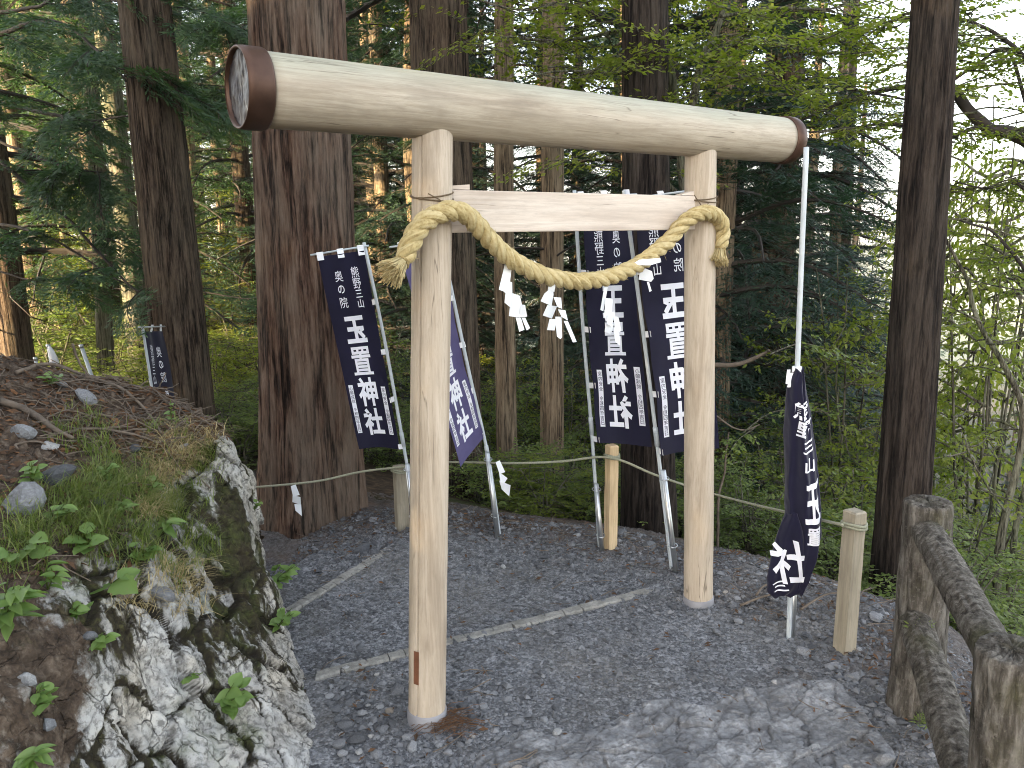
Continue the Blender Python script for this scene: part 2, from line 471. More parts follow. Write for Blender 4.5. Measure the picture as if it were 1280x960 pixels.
def _bank():
    t = NT('lichen_rock')
    v = t.coord()
    vs = t.coord((1.0, 1.0, .30))
    n = t.noise(v, 9, 7, .68); f = t.noise(v, 50, 5, .7); b = t.noise(vs, 13, 6, .62, .7)
    mo = t.attr('moss'); so = t.attr('soil')
    rock = t.ramp(n, [(.28, (.13, .125, .12)), (.40, (.36, .355, .345)), (.54, (.52, .515, .50)), (.72, (.70, .69, .67))])
    rock = t.mix(t.ramp(f, [(.38, .85), (.52, 0.0)]), rock, (.13, .125, .12))
    rock = t.mix(t.ramp(t.noise(vs, 3.2, 5, .65), [(.38, .6), (.50, 0.0)]), rock, t.ramp(f, [(.35, (.10, .10, .095)), (.65, (.30, .295, .285))]))
    rock = t.mix(t.ramp(t.noise(v, 2.6, 4, .6), [(.42, 0.0), (.62, .8)]), rock, t.mix(1.0, rock, (.95, .86, .72), 'MULTIPLY'))
    wpd = t.mix(.10, v, t.n('TexNoise', Vector=v, Scale=9.0, Detail=4.0).outputs['Color'])
    ve = t.vor(wpd, 13, 'DISTANCE_TO_EDGE')
    crk = t.math('MULTIPLY', t.ramp(ve, [(.0, .9), (.035, 0.0)]), t.ramp(n, [(.42, 0.0), (.56, 1.0)]))
    rock = t.mix(crk, rock, (.05, .045, .04))
    moss = t.ramp(f, [(.3, (.013, .010, .006)), (.52, (.034, .027, .015)), (.66, (.070, .066, .024)), (.8, (.10, .105, .035))])
    mm = t.ramp(t.math('ADD', t.math('MULTIPLY', t.math('SUBTRACT', b, .5), 1.9), mo), [(.43, 0.0), (.50, .75), (.57, 1.0)])
    c = t.mix(mm, rock, moss)
    green = t.ramp(f, [(.3, (.02, .03, .006)), (.7, (.07, .085, .018))])
    c = t.mix(t.math('MULTIPLY', t.attr('green'), t.ramp(n, [(.42, 0.0), (.6, .9)])), c, green)
    soil = t.ramp(t.noise(v, 28, 6, .7), [(.28, (.020, .014, .010)), (.5, (.075, .052, .036)), (.66, (.15, .115, .085)), (.8, (.22, .18, .14))])
    sm = t.ramp(t.math('ADD', t.math('MULTIPLY', t.math('SUBTRACT', n, .5), 1.3), so), [(.42, 0.0), (.56, 1.0)])
    c = t.mix(sm, c, soil)
    c = t.mix(t.attr('crack'), c, (.018, .014, .010))
    h = t.math('ADD', t.math('MULTIPLY', n, 1.0), t.math('ADD', t.math('MULTIPLY', f, .5), t.math('SUBTRACT', t.math('MULTIPLY', mm, .25), t.math('MULTIPLY', crk, .5))))
    return t.fin(c, .85, t.bump(h, .85, .02), spec=.25)
M['bank'] = _bank()
def _concrete():
    t = NT('mossy_concrete_bark')
    v = t.coord((48, 48, 9)); w = t.coord()
    a = t.noise(v, 1.0, 7, .68, .2); f = t.noise(w, 60, 4, .7); big = t.noise(w, 5, 4, .6)
    c = t.ramp(a, [(.34, (.026, .022, .018)), (.5, (.088, .078, .066)), (.66, (.20, .185, .165))])
    c = t.mix(t.ramp(f, [(.56, 0.0), (.72, .55)]), c, (.24, .225, .20))
    c = t.mix(t.ramp(big, [(.55, 0.0), (.7, .55)]), c, t.ramp(f, [(.3, (.03, .032, .012)), (.7, (.09, .085, .03))]))
    return t.fin(c, .9, t.bump(t.math('ADD', a, t.math('MULTIPLY', f, .5)), .9, .012), spec=.2)
M['concrete_bark'] = _concrete()
def _edging():
    t = NT('pale_edging')
    n = t.noise(t.coord(), 16, 6, .65); f = t.noise(t.coord(), 90, 3, .6)
    c = t.ramp(n, [(.3, (.14, .135, .12)), (.55, (.27, .26, .24)), (.8, (.36, .35, .32))])
    c = t.mix(t.ramp(f, [(.35, .4), (.55, 0.0)]), c, (.09, .085, .08))
    return t.fin(c, .85, t.bump(f, .5, .005), spec=.3)
M['edging'] = _edging()
def _floor():
    t = NT('forest_floor')
    v = t.coord()
    n = t.noise(v, 1.3, 6, .65); f = t.noise(v, 14, 5, .7)
    c = t.ramp(f, [(.3, (.022, .016, .011)), (.55, (.065, .045, .030)), (.75, (.13, .085, .055))])
    c = t.mix(t.ramp(n, [(.48, 0.0), (.62, .75)]), c, t.ramp(f, [(.3, (.018, .028, .009)), (.7, (.060, .080, .022))]))
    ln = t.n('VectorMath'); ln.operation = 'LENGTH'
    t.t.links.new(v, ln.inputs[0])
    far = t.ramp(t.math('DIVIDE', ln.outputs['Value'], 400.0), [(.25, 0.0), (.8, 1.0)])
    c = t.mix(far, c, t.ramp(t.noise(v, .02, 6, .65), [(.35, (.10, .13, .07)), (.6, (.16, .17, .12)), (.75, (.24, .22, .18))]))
    return t.fin(c, .95, t.bump(f, .6, .05), spec=.15)
M['floor'] = _floor()
M['hut_wall'] = m_plain('hut_wall', (.42, .40, .37), .8, vary=.15, scale=3)
M['hut_roof'] = m_plain('hut_roof', (.30, .32, .35), .5, vary=.15, scale=3)

# ------------------------------------------------------------------ the lie of the land
_E = [on_z(*p) for p in [(330, 672), (430, 655), (560, 650), (650, 662), (740, 676), (840, 702), (905, 712), (1000, 742), (1085, 772), (1150, 850)]]
EX = np.array([-40, -6, _E[0].x - .8] + [p.x for p in _E] + [1.62, 1.9, 2.6, 6])
EY = np.array([6.5, 5.2, 4.6] + [p.y for p in _E] + [1.2, -1, -6, -40])
STEPS = []
for a, b, drop in [((395, 846), (812, 739), .035), ((358, 757), (492, 676), .07), ((318, 713), (374, 687), .08)]:
    STEPS.append((on_z(*a), on_z(*b), drop))
def edge_d(x, y):
    """signed distance beyond the lip of the path (positive outside)"""
    d = np.full(len(x), 1e9)
    for k in range(len(EX) - 1):
        ax, ay, bx, by = EX[k], EY[k], EX[k + 1], EY[k + 1]
        t = np.clip(((x - ax) * (bx - ax) + (y - ay) * (by - ay)) / ((bx - ax) ** 2 + (by - ay) ** 2), 0, 1)
        d = np.minimum(d, np.hypot(x - ax - t * (bx - ax), y - ay - t * (by - ay)))
    return np.where(y > np.interp(x, EX, EY), d, -d)
def terrain(x, y):
    x = np.asarray(x, float); y = np.asarray(y, float)
    d = edge_d(x, y)
    p = np.stack([x, y, np.zeros_like(x)], 1)
    z = np.zeros_like(x)
    for a, b, drop in STEPS:            # the path steps down to the far left
        ux, uy = b.x - a.x, b.y - a.y
        L = math.hypot(ux, uy)
        s = ((x - a.x) * -uy + (y - a.y) * ux) / L
        along = ((x - a.x) * ux + (y - a.y) * uy) / L
        z -= drop * sstep(0.0, .10, s) * sstep(L + .5, L - .1, along)
    z += .05 * np.exp(-(d / .28) ** 2) * (.6 + .6 * fbm(p, 3.0, 3, 3))     # low lip of rubble along the edge
    az = x / np.maximum(y, 1.0)
    left = sstep(.05, -.28, az)
    slope = .46 * (1 - left) + .045 * left + .25 * sstep(.2, .7, az)
    out = np.maximum(d, 0)
    z -= slope * (np.sqrt(out ** 2 + .16) - .4)
    r = np.hypot(x, y)
    z = np.maximum(z, -30 + .02 * np.minimum(r, 200))
    far = sstep(90, 500, r)
    hill = -60 + 75 * sstep(300, 1500, r) + 16 * fbm(p, .004, 4, 11)
    z = z * (1 - far) + hill * far
    z += sstep(.6, 5, d) * .18 * fbm(p, .5, 3, 5) * (1 - far)
    return z
def TZ(x, y):
    return float(terrain([x], [y])[0])
def G(px, py):
    """where the line of sight through a picture point meets the ground"""
    p = on_z(px, py)
    for _ in range(8):
        p = on_z(px, py, TZ(p.x, p.y))
    return p

def grid_faces(nu, nv):
    i = np.arange(nu - 1)[:, None] * nv; j = np.arange(nv - 1)[None]
    return np.stack([i + j, i + nv + j, i + nv + j + 1, i + j + 1], -1).reshape(-1, 4)

# forest floor: one wide sheet to the horizon
az = np.linspace(-math.pi, math.pi, 181)
rr = np.concatenate([[0.01], np.linspace(.5, 12, 36), np.geomspace(12.6, 3500, 70)])
A, RR = np.meshgrid(az, rr, indexing='ij')
X = (RR * np.sin(A)).ravel(); Y = (RR * np.cos(A)).ravel()
Z = terrain(X, Y)
Z -= .12 * sstep(.6, .2, edge_d(X, Y)) * (np.hypot(X, Y) < 12)
o = put('forest_floor', mesh_np('forest_floor', np.stack([X, Y, Z], 1), grid_faces(181, len(rr))[:, ::-1], M['floor']))
tag(o, kind='structure')

# path: finely modelled gravel sheet
nx, ny = 300, 330
gx = np.linspace(-2.6, 2.4, nx); gy = np.concatenate([np.linspace(1.2, 3.6, 190), np.linspace(3.61, 6.2, 140)])
A, B = np.meshgrid(gx, gy, indexing='ij')
X = A.ravel(); Y = B.ravel()
P = np.stack([X, Y, 0 * X], 1)
D = edge_d(X, Y)
Z = terrain(X, Y)
Z += .012 * fbm(P, 4, 4, 21) + .006 * fbm(P, 22, 3, 22)
f1, f2, cid = worley(P * np.array([34, 34, 1]), 31)
rub = sstep(-.75, -.1, D) * .7 + .3
Z += rub * .012 * (sstep(.75, .1, f1) * (.3 + cid))
Z -= sstep(.75, 1.1, D) * .25
lit = np.clip(sstep(-.35, .15, D + .25 * fbm(P, 3, 3, 4)) * .65 + .3 * sstep(.15, .5, fbm(P, 2.2, 4, 8)) * sstep(-1.2, -.4, D), 0, 1)
o = put('gravel_path', mesh_np('gravel_path', np.stack([X, Y, Z], 1), grid_faces(nx, ny)[:, ::-1], M['gravel_ground'], attrs={'litter': lit}))
tag(o, kind='structure')
PATH = o
def path_z(x, y):
    x = np.asarray(x, float); y = np.asarray(y, float)
    p = np.stack([x, y, 0 * x], 1)
    return terrain(x, y) + .012 * fbm(p, 4, 4, 21) + .006 * fbm(p, 22, 3, 22)

# bedrock worn bare at the near end of the path
nb = 380
q0, q1 = on_z(500, 1010), on_z(1180, 840)
gx = np.linspace(-.45, 1.35, nb); gy = np.linspace(1.25, 2.75, nb)
A, B = np.meshgrid(gx, gy, indexing='ij'); X = A.ravel(); Y = B.ravel(); P = np.stack([X, Y, 0 * X], 1)
def facets(q, s):
    """cells tilted each its own way: broken rock faces"""
    i = np.floor(q).astype(np.int64); f1 = np.full(len(q), 9.0); f2 = np.full(len(q), 9.0); tl = np.zeros(len(q)); ci = np.zeros(len(q))
    for dx in (-1, 0, 1):
        for dy in (-1, 0, 1):
            for dz in (-1, 0, 1):
                c = i + np.array([dx, dy, dz])
                H_ = [_h(c[:, 0], c[:, 1], c[:, 2], s + k) for k in range(1, 8)]
                dv_ = q - (np.stack(H_[:3], 1) + c); d = np.linalg.norm(dv_, axis=1)
                t_ = (dv_ * (np.stack(H_[3:6], 1) - .5)).sum(1)
                n1 = d < f1
                f2 = np.where(n1, f1, np.minimum(f2, d)); tl = np.where(n1, t_, tl); ci = np.where(n1, H_[6], ci); f1 = np.where(n1, d, f1)
    return f2 - f1, tl, ci
W = P + .06 * np.stack([fbm(P, 4, 4, 41), fbm(P, 4, 4, 42), 0 * X], 1)
rot = np.array([[.8, .6, 0], [-.6, .8, 0], [0, 0, 1]])
Wr = W @ rot.T
edge, t1, cid = facets(Wr * np.array([4.5, 9.0, 1]), 51)
ge, t2, gid = facets(Wr * np.array([14, 24, 1]), 52)
he, t3, hid = facets(Wr * np.array([38, 55, 1]), 53)
BL = [on_z(*p) for p in [(540, 960), (590, 932), (640, 908), (740, 893), (830, 868), (900, 850), (1040, 850), (1090, 878), (1125, 960)]]
mask_line = np.interp(X, [p.x for p in BL], [p.y for p in BL], left=.5, right=.5)
m = sstep(.07, -.10, Y - mask_line + .16 * fbm(P, 6, 4, 55))
h = .030 * (cid - .3) + .040 * t1 + .012 * (gid - .5) + .020 * t2 + .008 * t3 - .007 * sstep(.08, 0, edge) - .004 * sstep(.10, 0, ge) + .016 * fbm(P, 5, 5, 57) + .004 * fbm(P, 60, 3, 58)
h = h * .45 + .004 * np.abs(fbm(P * np.array([1, 2.2, 1]), 30, 4, 59))
Z = path_z(X, Y) + m * (.010 + h) - (1 - m) * .05
cr = np.clip(sstep(.07, .0, edge) * .45 + sstep(.07, 0, ge) * .25 + sstep(.7, .1, m) * .8, 0, 1)
o = put('bedrock', mesh_np('bedrock', np.stack([X, Y, Z], 1), grid_faces(nb, nb)[:, ::-1], M['bedrock'], smooth=False, attrs={'crack': cr}), PATH)

# ------------------------------------------------------------------ step edgings of short pale blocks
def edging(a, b, n, label, zt, w=.052):
    mid = (a + b) / 2
    root = thing('step_edging', (mid.x, mid.y, zt - .05), label, 'step edging', 'pale edgings across the path')
    d = (b - a); d.z = 0; L = d.length; d.normalize(); s = Vector((-d.y, d.x, 0))
    cuts = np.sort(np.concatenate([[0, L], (np.arange(1, n) + RNG.uniform(-.25, .25, n - 1)) * L / n]))
    for k in range(n):
        t0, t1 = cuts[k] + .0016, cuts[k + 1] - .0016
        sk = RNG.uniform(-.02, .02)
        mb = MB()
        nn = 6
        prof = [(-w / 2, -.09), (-w / 2, -.006), (-w / 2 + .008, .0), (w / 2 - .008, .0), (w / 2, -.006), (w / 2, -.09)]
        vs = []
        dz = RNG.uniform(-.002, .002)
        for j in range(nn):
            t = t0 + (t1 - t0) * j / (nn - 1)
            for (u, v) in prof:
                e = RNG.uniform(-.0014, .0014, 2)
                p = a + d * (t + sk * u / w * (1 if j in (0, nn - 1) else .5)) + s * (u + e[0])
                vs.append((p.x, p.y, zt + v + e[1] + dz))
        q = []
        m_ = len(prof)
        for j in range(nn - 1):
            for i in range(m_ - 1):
                q.append((j * m_ + i, j * m_ + i + 1, (j + 1) * m_ + i + 1, (j + 1) * m_ + i))
        mb.add(vs, q); v0 = np.array(vs)
        mb.add(v0[:m_], [(0, 3, 2, 1), (0, 5, 4, 3)]); mb.add(v0[-m_:], [(0, 1, 2, 3), (0, 3, 4, 5)])
        mb.build('block', M['edging'], root, smooth=False)
    return root
edging(STEPS[0][0], STEPS[0][1], 17, 'long pale grey block edging crossing the gravel behind the near gate post', .010)
edging(STEPS[1][0], STEPS[1][1], 13, 'pale block edging at the path bend between the mossy rock and the left gate post', TZ(STEPS[1][0].x + .3, STEPS[1][0].y - .2) + .012)
edging(STEPS[2][0], STEPS[2][1], 6, 'shortest pale edging lying at the foot of the big red cedar', TZ(STEPS[2][0].x + .1, STEPS[2][0].y - .25) + .012)

# ------------------------------------------------------------------ loose stones and gravel
def stone_mesh(k, sub=2):
    bm = bmesh.new(); bmesh.ops.create_icosphere(bm, subdivisions=sub, radius=.5)
    v = np.array([x.co[:] for x in bm.verts])
    v = v / np.linalg.norm(v, axis=1)[:, None] * .5
    rg = np.random.default_rng(100 + k)
    for _ in range(9):                      # chop with planes: broken angular stone
        n = rg.normal(size=3); n /= np.linalg.norm(n); c = rg.uniform(.26, .42)
        dd = v @ n - c; v = v - np.maximum(dd, 0)[:, None] * n
    v += .02 * np.stack([fbm(v, 6, 2, k + s) for s in (0, 5, 9)], 1)
    v *= np.array([1.0, rg.uniform(.65, .9), rg.uniform(.42, .62)])
    f = np.array([[w.index for w in p.verts] for p in bm.faces]); bm.free()
    return mesh_np('stone', v, f, M['stone'], smooth=False, attrs={'tone': np.full(len(v), rg.uniform(0, 1))})
STONES = [stone_mesh(k, 1 if k > 5 else 2) for k in range(9)]
cand = []
rg = np.random.default_rng(5)
def bank_clear(x, y):                   # keep loose stones out of the rock bank
    return x > np.interp(y, [1.2, 2.0, 2.6, 3.2, 3.8], [-.42, -.50, -.72, -.88, -1.2])
tries = 0
placed = []
def try_stone(x, y, s):
    d = float(edge_d(np.array([x]), np.array([y]))[0])
    if d > .22 or not bank_clear(x, y) or s < .0085 * y: return
    if math.hypot(x - PL_XY[0], y - PL_XY[1]) < .075 + s / 2 or math.hypot(x - PR_XY[0], y - PR_XY[1]) < .075 + s / 2: return
    if any((x - a) ** 2 + (y - b) ** 2 < (.40 * (s + c)) ** 2 for a, b, c in placed): return
    placed.append((x, y, s))
PL_XY, PR_XY = (-.2972, 2.2991), (.8019, 3.1008)
for quota, (cx, cy), (sx, sy), sz in ((75, (495, 925), (75, 40), .037), (45, (600, 925), (40, 30), .034), (55, (1060, 880), (50, 70), .040), (50, (990, 770), (70, 30), .036), (30, (430, 880), (25, 20), .035)):
    q0 = len(placed); tries = 0
    while len(placed) - q0 < quota and tries < 900:
        tries += 1
        p = on_z(cx + rg.normal(0, sx), cy + rg.normal(0, sy))
        if p.y > 1.5: try_stone(p.x, p.y, float(np.clip(rg.lognormal(math.log(sz), .38), .02, .10)))
for bx, by in (PL_XY, PR_XY, (_E[0].x, 9)):
    for k in range(26):
        an_ = rg.uniform(0, 6.28); q_ = rg.uniform(.085, .15)
        try_stone(bx + q_ * math.cos(an_), by + q_ * math.sin(an_), rg.uniform(.022, .045))
tries = 0
while len(placed) < 298 and tries < 20000:
    tries += 1
    x = rg.uniform(-1.4, 1.7); y = rg.uniform(2.2, 4.9)
    d = float(edge_d(np.array([x]), np.array([y]))[0])
    if rg.random() > math.exp(-((d + .08) / .28) ** 2) + .02: continue
    try_stone(x, y, float(np.clip(rg.lognormal(-3.1, .42), .028, .11)))
for (x, y, s) in placed:
    o = put('stone', STONES[rg.integers(0, 9)], PATH, (x, y, float(path_z([x], [y])[0]) + s * .13), (rg.normal(0, .22), rg.normal(0, .22), rg.uniform(0, 6.28)), s)
# small gravel: too many to count
oct_v = np.array([(1, 0, 0), (-1, 0, 0), (0, 1, 0), (0, -1, 0), (0, 0, 1), (0, 0, -1)], float)
oct_f = np.array([(0, 2, 4), (2, 1, 4), (1, 3, 4), (3, 0, 4), (2, 0, 5), (1, 2, 5), (3, 1, 5), (0, 3, 5)])
n = 66000
x = rg.uniform(-1.9, 1.9, n * 2); y = 1.3 + 3.9 * rg.random(n * 2) ** 1.25
d = edge_d(x, y)
dens = .36 + .64 * np.exp(-((d + .1) / .4) ** 2) + .5 * np.exp(-(((x + .3) / .4) ** 2 + ((y - 2.0) / .5) ** 2)) + .60 * (fbm(np.stack([x, y, 0 * x], 1), 2.2, 4, 77))
ok = (rg.random(n * 2) < dens) & (d < .35) & bank_clear(x, y)
x, y, d = x[ok][:n], y[ok][:n], d[ok][:n]; n = len(x)
s = np.clip(rg.lognormal(-5.38, .55, n), .0022, .022) * (1 + .25 * np.exp(-((d + .1) / .4) ** 2))
z = path_z(x, y) + s * .25
ax = rg.uniform(0, 6.28, n); jit = 1 + rg.normal(0, .28, (n, 6, 3))
V = oct_v[None] * jit * s[:, None, None] * np.array([1, .8, .55])
ca, sa = np.cos(ax)[:, None], np.sin(ax)[:, None]
V = np.stack([V[..., 0] * ca - V[..., 1] * sa, V[..., 0] * sa + V[..., 1] * ca, V[..., 2] + V[..., 0] * rg.normal(0, .25, (n, 1))], -1)
V += np.stack([x, y, z], 1)[:, None]
F = (oct_f[None] + (np.arange(n) * 6)[:, None, None]).reshape(-1, 3)
o = put('gravel', mesh_np('gravel', V.reshape(-1, 3), F, M['stone'], smooth=False, attrs={'tone': np.repeat(rg.random(n) * .9, 6)}), PATH)
tag(o, kind='stuff')

# ------------------------------------------------------------------ the torii gate
PL = Vector((-.2972, 2.2991, 0)); PR = Vector((.8019, 3.1008, -.012))
TD = (PR - PL); TD.z = 0; SEP = TD.length; TD.normalize()
TN = Vector((TD.y, -TD.x, 0))           # towards the camera
BEAM_H, BAT, BEAM_R, POST_R, NUKI_H = 1.9631, .048, .0923, .0617, 1.6646
def on_gate(px, py, off=0.0):
    """point on the upright plane of the gate, moved off towards the camera"""
    d = ray(px, py); o_ = Vector((0, 0, CAM_H)); p0 = PL + TN * off
    return o_ + d * ((p0 - o_).dot(TN) / d.dot(TN))
gate = thing('torii_gate', (PL + PR) / 2, 'wooden torii gate of round posts with a thick top beam over the gravel path', 'torii gate', rot=(0, 0, math.atan2(TD.y, TD.x)))
GM = Matrix.Rotation(math.atan2(TD.y, TD.x), 4, 'Z'); GM.translation = (PL + PR) / 2
GI = GM.inverted()
def lathe_x(name, prof, mat, parent, seg=72, wob=0.0, seed=0, loc=(0, 0, 0), smooth=True):
    """surface of revolution round local X; prof: (x, r) list"""
    an = np.arange(seg) * 2 * math.pi / seg
    v = []
    for (x, r) in prof:
        v.append(np.stack([np.full(seg, x), r * np.cos(an), r * np.sin(an)], 1))
    v = np.vstack(v)
    if wob:
        rad = np.hypot(v[:, 1], v[:, 2]) + 1e-9
        k = 1 + wob * fbm(v, 3.0, 3, seed) * np.minimum(1, rad / .03)
        v[:, 1] *= k; v[:, 2] *= k
    i = np.arange(len(prof) - 1)[:, None] * seg; j = np.arange(seg)[None]; j2 = (j + 1) % seg
    q = np.stack([i + j, i + seg + j, i + seg + j2, i + j2], -1).reshape(-1, 4)
    return put(name, mesh_np(name, v, q[:, ::-1], mat, smooth=smooth), parent, loc)
half = SEP / 2
xl, xr = -half + BAT * BEAM_H - .565, half - BAT * BEAM_H + .552
body = [(xl + .06, .001), (xl + .06, BEAM_R * .99)] + [(xl + .06 + (xr - xl - .11) * t, BEAM_R * (1.0 - .02 * t)) for t in np.linspace(0, 1, 60)] + [(xr - .05, .001)]
beam = lathe_x('crossbeam', body, M['beam_wood'], gate, 96, .012, 3, (0, 0, BEAM_H))
# left end cap: copper band with a dented dark face set back inside it
rb = BEAM_R + .006
lathe_x('end_band', [(xl + .066, BEAM_R - .004), (xl + .066, rb), (xl + .061, rb + .002), (xl + .02, rb + .002), (xl + .001, rb), (xl, rb - .003), (xl + .004, rb - .007), (xl + .03, rb - .008)], M['copper'], gate, 96, .004, 5, (0, 0, BEAM_H))
fa = [(xl + .012, r) for r in np.linspace(.0005, rb - .008, 26)][::-1]
face = lathe_x('end_face', fa, M['cap_face'], gate, 96, 0, 6, (0, 0, BEAM_H))
me = face.data
co = np.array([v.co[:] for v in me.vertices])
co[:, 0] += .004 * fbm(co, 22, 3, 9) + .003 * fbm(co * np.array([1, 2.6, .7]), 40, 2, 12)
me.vertices.foreach_set('co', co.astype(np.float32).ravel()); me.update()
rb2 = BEAM_R * .98 + .005
lathe_x('end_band', [(xr - .062, rb2 - .006), (xr - .062, rb2), (xr - .004, rb2 + .001), (xr, rb2 - .002), (xr - .002, rb2 - .01), (xr - .004, .001)], M['copper'], gate, 96, .004, 7, (0, 0, BEAM_H))
def post(xb, side, z0):
    """round post, leaning inwards, with its drying slit as a real groove"""
    seg, rings = 120, 70
    an = np.arange(seg) * 2 * math.pi / seg
    zt = BEAM_H - BEAM_R * .35
    zs = np.linspace(z0 + .052, zt, rings)
    slit = math.radians(208 if side < 0 else 30)
    v = []
    for z in zs:
        r = POST_R * (1.0 - .035 * (z / 2))
        da = np.abs((an - slit + math.pi) % (2 * math.pi) - math.pi)
        rr_ = np.where(da < math.radians(1.6), r - .03, r)
        cx = xb - side * BAT * z
        v.append(np.stack([cx + rr_ * np.cos(an), rr_ * np.sin(an), np.full(seg, z)], 1))
    v = np.vstack(v)
    v[:, :2] += .0012 * np.stack([fbm(v, 6, 3, 31), fbm(v, 6, 3, 37)], 1)
    i = np.arange(rings - 1)[:, None] * seg; j = np.arange(seg)[None]; j2 = (j + 1) % seg
    q = np.stack([i + j, i + j2, i + seg + j2, i + seg + j], -1).reshape(-1, 4)
    t = [(len(v), (rings - 1) * seg + k, (rings - 1) * seg + (k + 1) % seg) for k in range(seg)]
    v = np.vstack([v, v[-seg:].mean(0)])
    p = put('post', mesh_np('post', v, [q, np.array(t)], M['post_wood']), gate)
    mb = MB()
    c0 = np.array([xb - side * BAT * z0, 0, 0])
    pts = [(xb - side * BAT * z, 0, z) for z in (z0 - .10, z0 + .0, z0 + .05, z0 + .056)]
    mb.tube(pts, [POST_R + .004, POST_R + .004, POST_R + .004, POST_R - .002], 64)
    mb.build('base_sleeve', M['sleeve'], p, origin=(0, 0, 0))
    return p
postL = post(-half, -1, .0)
postR = post(half, 1, -.012)
# brown patch low on the near post
mb = MB()
vs = []
for z in (.17, .285):
    for a in np.linspace(R(196), R(214), 6):
        vs.append((-half + BAT * z + (POST_R + .0015) * math.cos(a), (POST_R + .0015) * math.sin(a), z))
mb.add(vs, [(k, k + 1, k + 7, k + 6) for k in range(5)])
mb.build('patch', M['patch'], postL, origin=(0, 0, 0))
# tie beam between the posts, with wedges
xa, xb_ = -half + BAT * NUKI_H + POST_R * .8, half - BAT * NUKI_H - POST_R * .8
nz = NUKI_H
mb = MB(); nn = 24
for k in range(1):
    prof = [(-.022, -.063), (.022, -.063), (.022, .063), (-.022, .063)]
    vs = []
    for t in np.linspace(0, 1, nn):
        for (yy, zz) in prof:
            vs.append((xa + (xb_ - xa) * t, yy, nz + zz))
    q = [(j * 4 + i, (j + 1) * 4 + i, (j + 1) * 4 + (i + 1) % 4, j * 4 + (i + 1) % 4) for j in range(nn - 1) for i in range(4)]
    mb.add(vs, np.array(q)[:, ::-1])
tie = mb.build('tie_beam', M['tie_wood'], gate, smooth=False, origin=(0, 0, 0), bevel=.003)
for s, x0 in ((1, xa + .0), (-1, xb_ - .0)):
    mb = MB()
    x1 = x0 + s * .075
    a = [(x0 - s * .03, -.018, nz + .0645), (x0 - s * .03, .018, nz + .0645), (x1, .018, nz + .0645), (x1, -.018, nz + .0645)]
    zt = .012 if s > 0 else .03
    b = [(x0 - s * .03, -.018, nz + .07 + (.002 if s > 0 else .02)), (x0 - s * .03, .018, nz + .07 + (.002 if s > 0 else .02)), (x1, .018, nz + .068 + (.012 if s > 0 else .0)), (x1, -.018, nz + .068 + (.012 if s > 0 else .0))]
    mb.add(a + b, [(0, 1, 2, 3), (4, 7, 6, 5), (0, 4, 5, 1), (1, 5, 6, 2), (2, 6, 7, 3), (3, 7, 4, 0)])
    mb.build('wedge', M['tie_wood'], gate, smooth=False, origin=(0, 0, 0))

# ------------------------------------------------------------------ twisted straw rope over the gate
OFF = POST_R + .030
rp = [on_gate(503, 327, OFF + .004), on_gate(515, 300, OFF + .004), on_gate(534, 275, OFF), on_gate(560, 264, OFF), on_gate(585, 270, OFF - .01), on_gate(612, 300, .055), on_gate(645, 328, .045), on_gate(690, 347, .045),
      on_gate(740, 351, .045), on_gate(790, 335, .045), on_gate(830, 306, .05), on_gate(858, 276, OFF - .012), on_gate(880, 266, OFF), on_gate(897, 272, OFF - .02), on_gate(903, 289, .058), on_gate(900, 310, .062)]
path = catmull(rp, 420)
dl = np.concatenate([[0], np.cumsum(np.linalg.norm(np.diff(path, axis=0), axis=1))])
rope = thing('straw_rope', tuple(path[210]), 'thick twisted straw rope looped across the gate with frayed tassel ends', 'rope')
tg = np.gradient(path, axis=0); tg /= np.linalg.norm(tg, axis=1)[:, None]
nr = np.array(tuple(TN)); Nn = []
for k in range(len(path)):
    nr = nr - tg[k] * nr.dot(tg[k]); nr /= np.linalg.norm(nr); Nn.append(nr)
Nn = np.array(Nn); Bn = np.cross(tg, Nn)
fade = np.minimum(1, np.minimum(dl, dl[-1] - dl) / .02) * .35 + .65
for s in range(3):
    ph = s * 2 * math.pi / 3 + dl / .125 * 2 * math.pi
    c = path + (.0142 * fade)[:, None] * (np.cos(ph)[:, None] * Nn + np.sin(ph)[:, None] * Bn)
    mb = MB(); mb.tube(c, .0158 * fade * (1 + .05 * np.sin(dl * 90 + s)), 26, a=.3 + .25 * s)
    fib = np.random.default_rng(60 + s)
    ft = fib.random(26); fr = 1 + fib.normal(0, .05, 26)
    v_ = mb.v[0]; body_ = v_[:420 * 26].reshape(420, 26, 3)
    slip = (np.arange(420) // 9)                         # straws end and new ones are laid in
    for k in range(420):
        r_ = np.random.default_rng(1000 * s + slip[k]); 
        body_[k] = c[k] + (body_[k] - c[k]) * (fr + r_.normal(0, .03, 26))[:, None]
    mb.a[0][:420 * 26] = np.clip(np.tile(ft, 420) * .7 + .3 * fib.random(420 * 26), 0, 1)
    st = mb.build('strand', M['straw'], rope, attr='tone')
mb = MB(); fib = np.random.default_rng(9)
for k in range(230):                                     # stray straw ends
    i_ = fib.integers(8, 410); a_ = fib.uniform(0, 6.28)
    o_ = Nn[i_] * math.cos(a_) + Bn[i_] * math.sin(a_)
    p_ = path[i_] + o_ * .028; d_ = tg[i_] * fib.choice([-1, 1]) * .8 + o_ * fib.uniform(.1, .6) + fib.normal(0, .3, 3)
    L_ = fib.uniform(.006, .022)
    mb.tube([p_, p_ + d_ * L_ * .5, p_ + d_ * L_ + np.array([0, 0, -.2 * L_])], [.0007, .0006, .0004], 4, a=fib.random())
mb.build('stray_straw', M['straw'], rope, attr='tone')['kind'] = 'stuff'
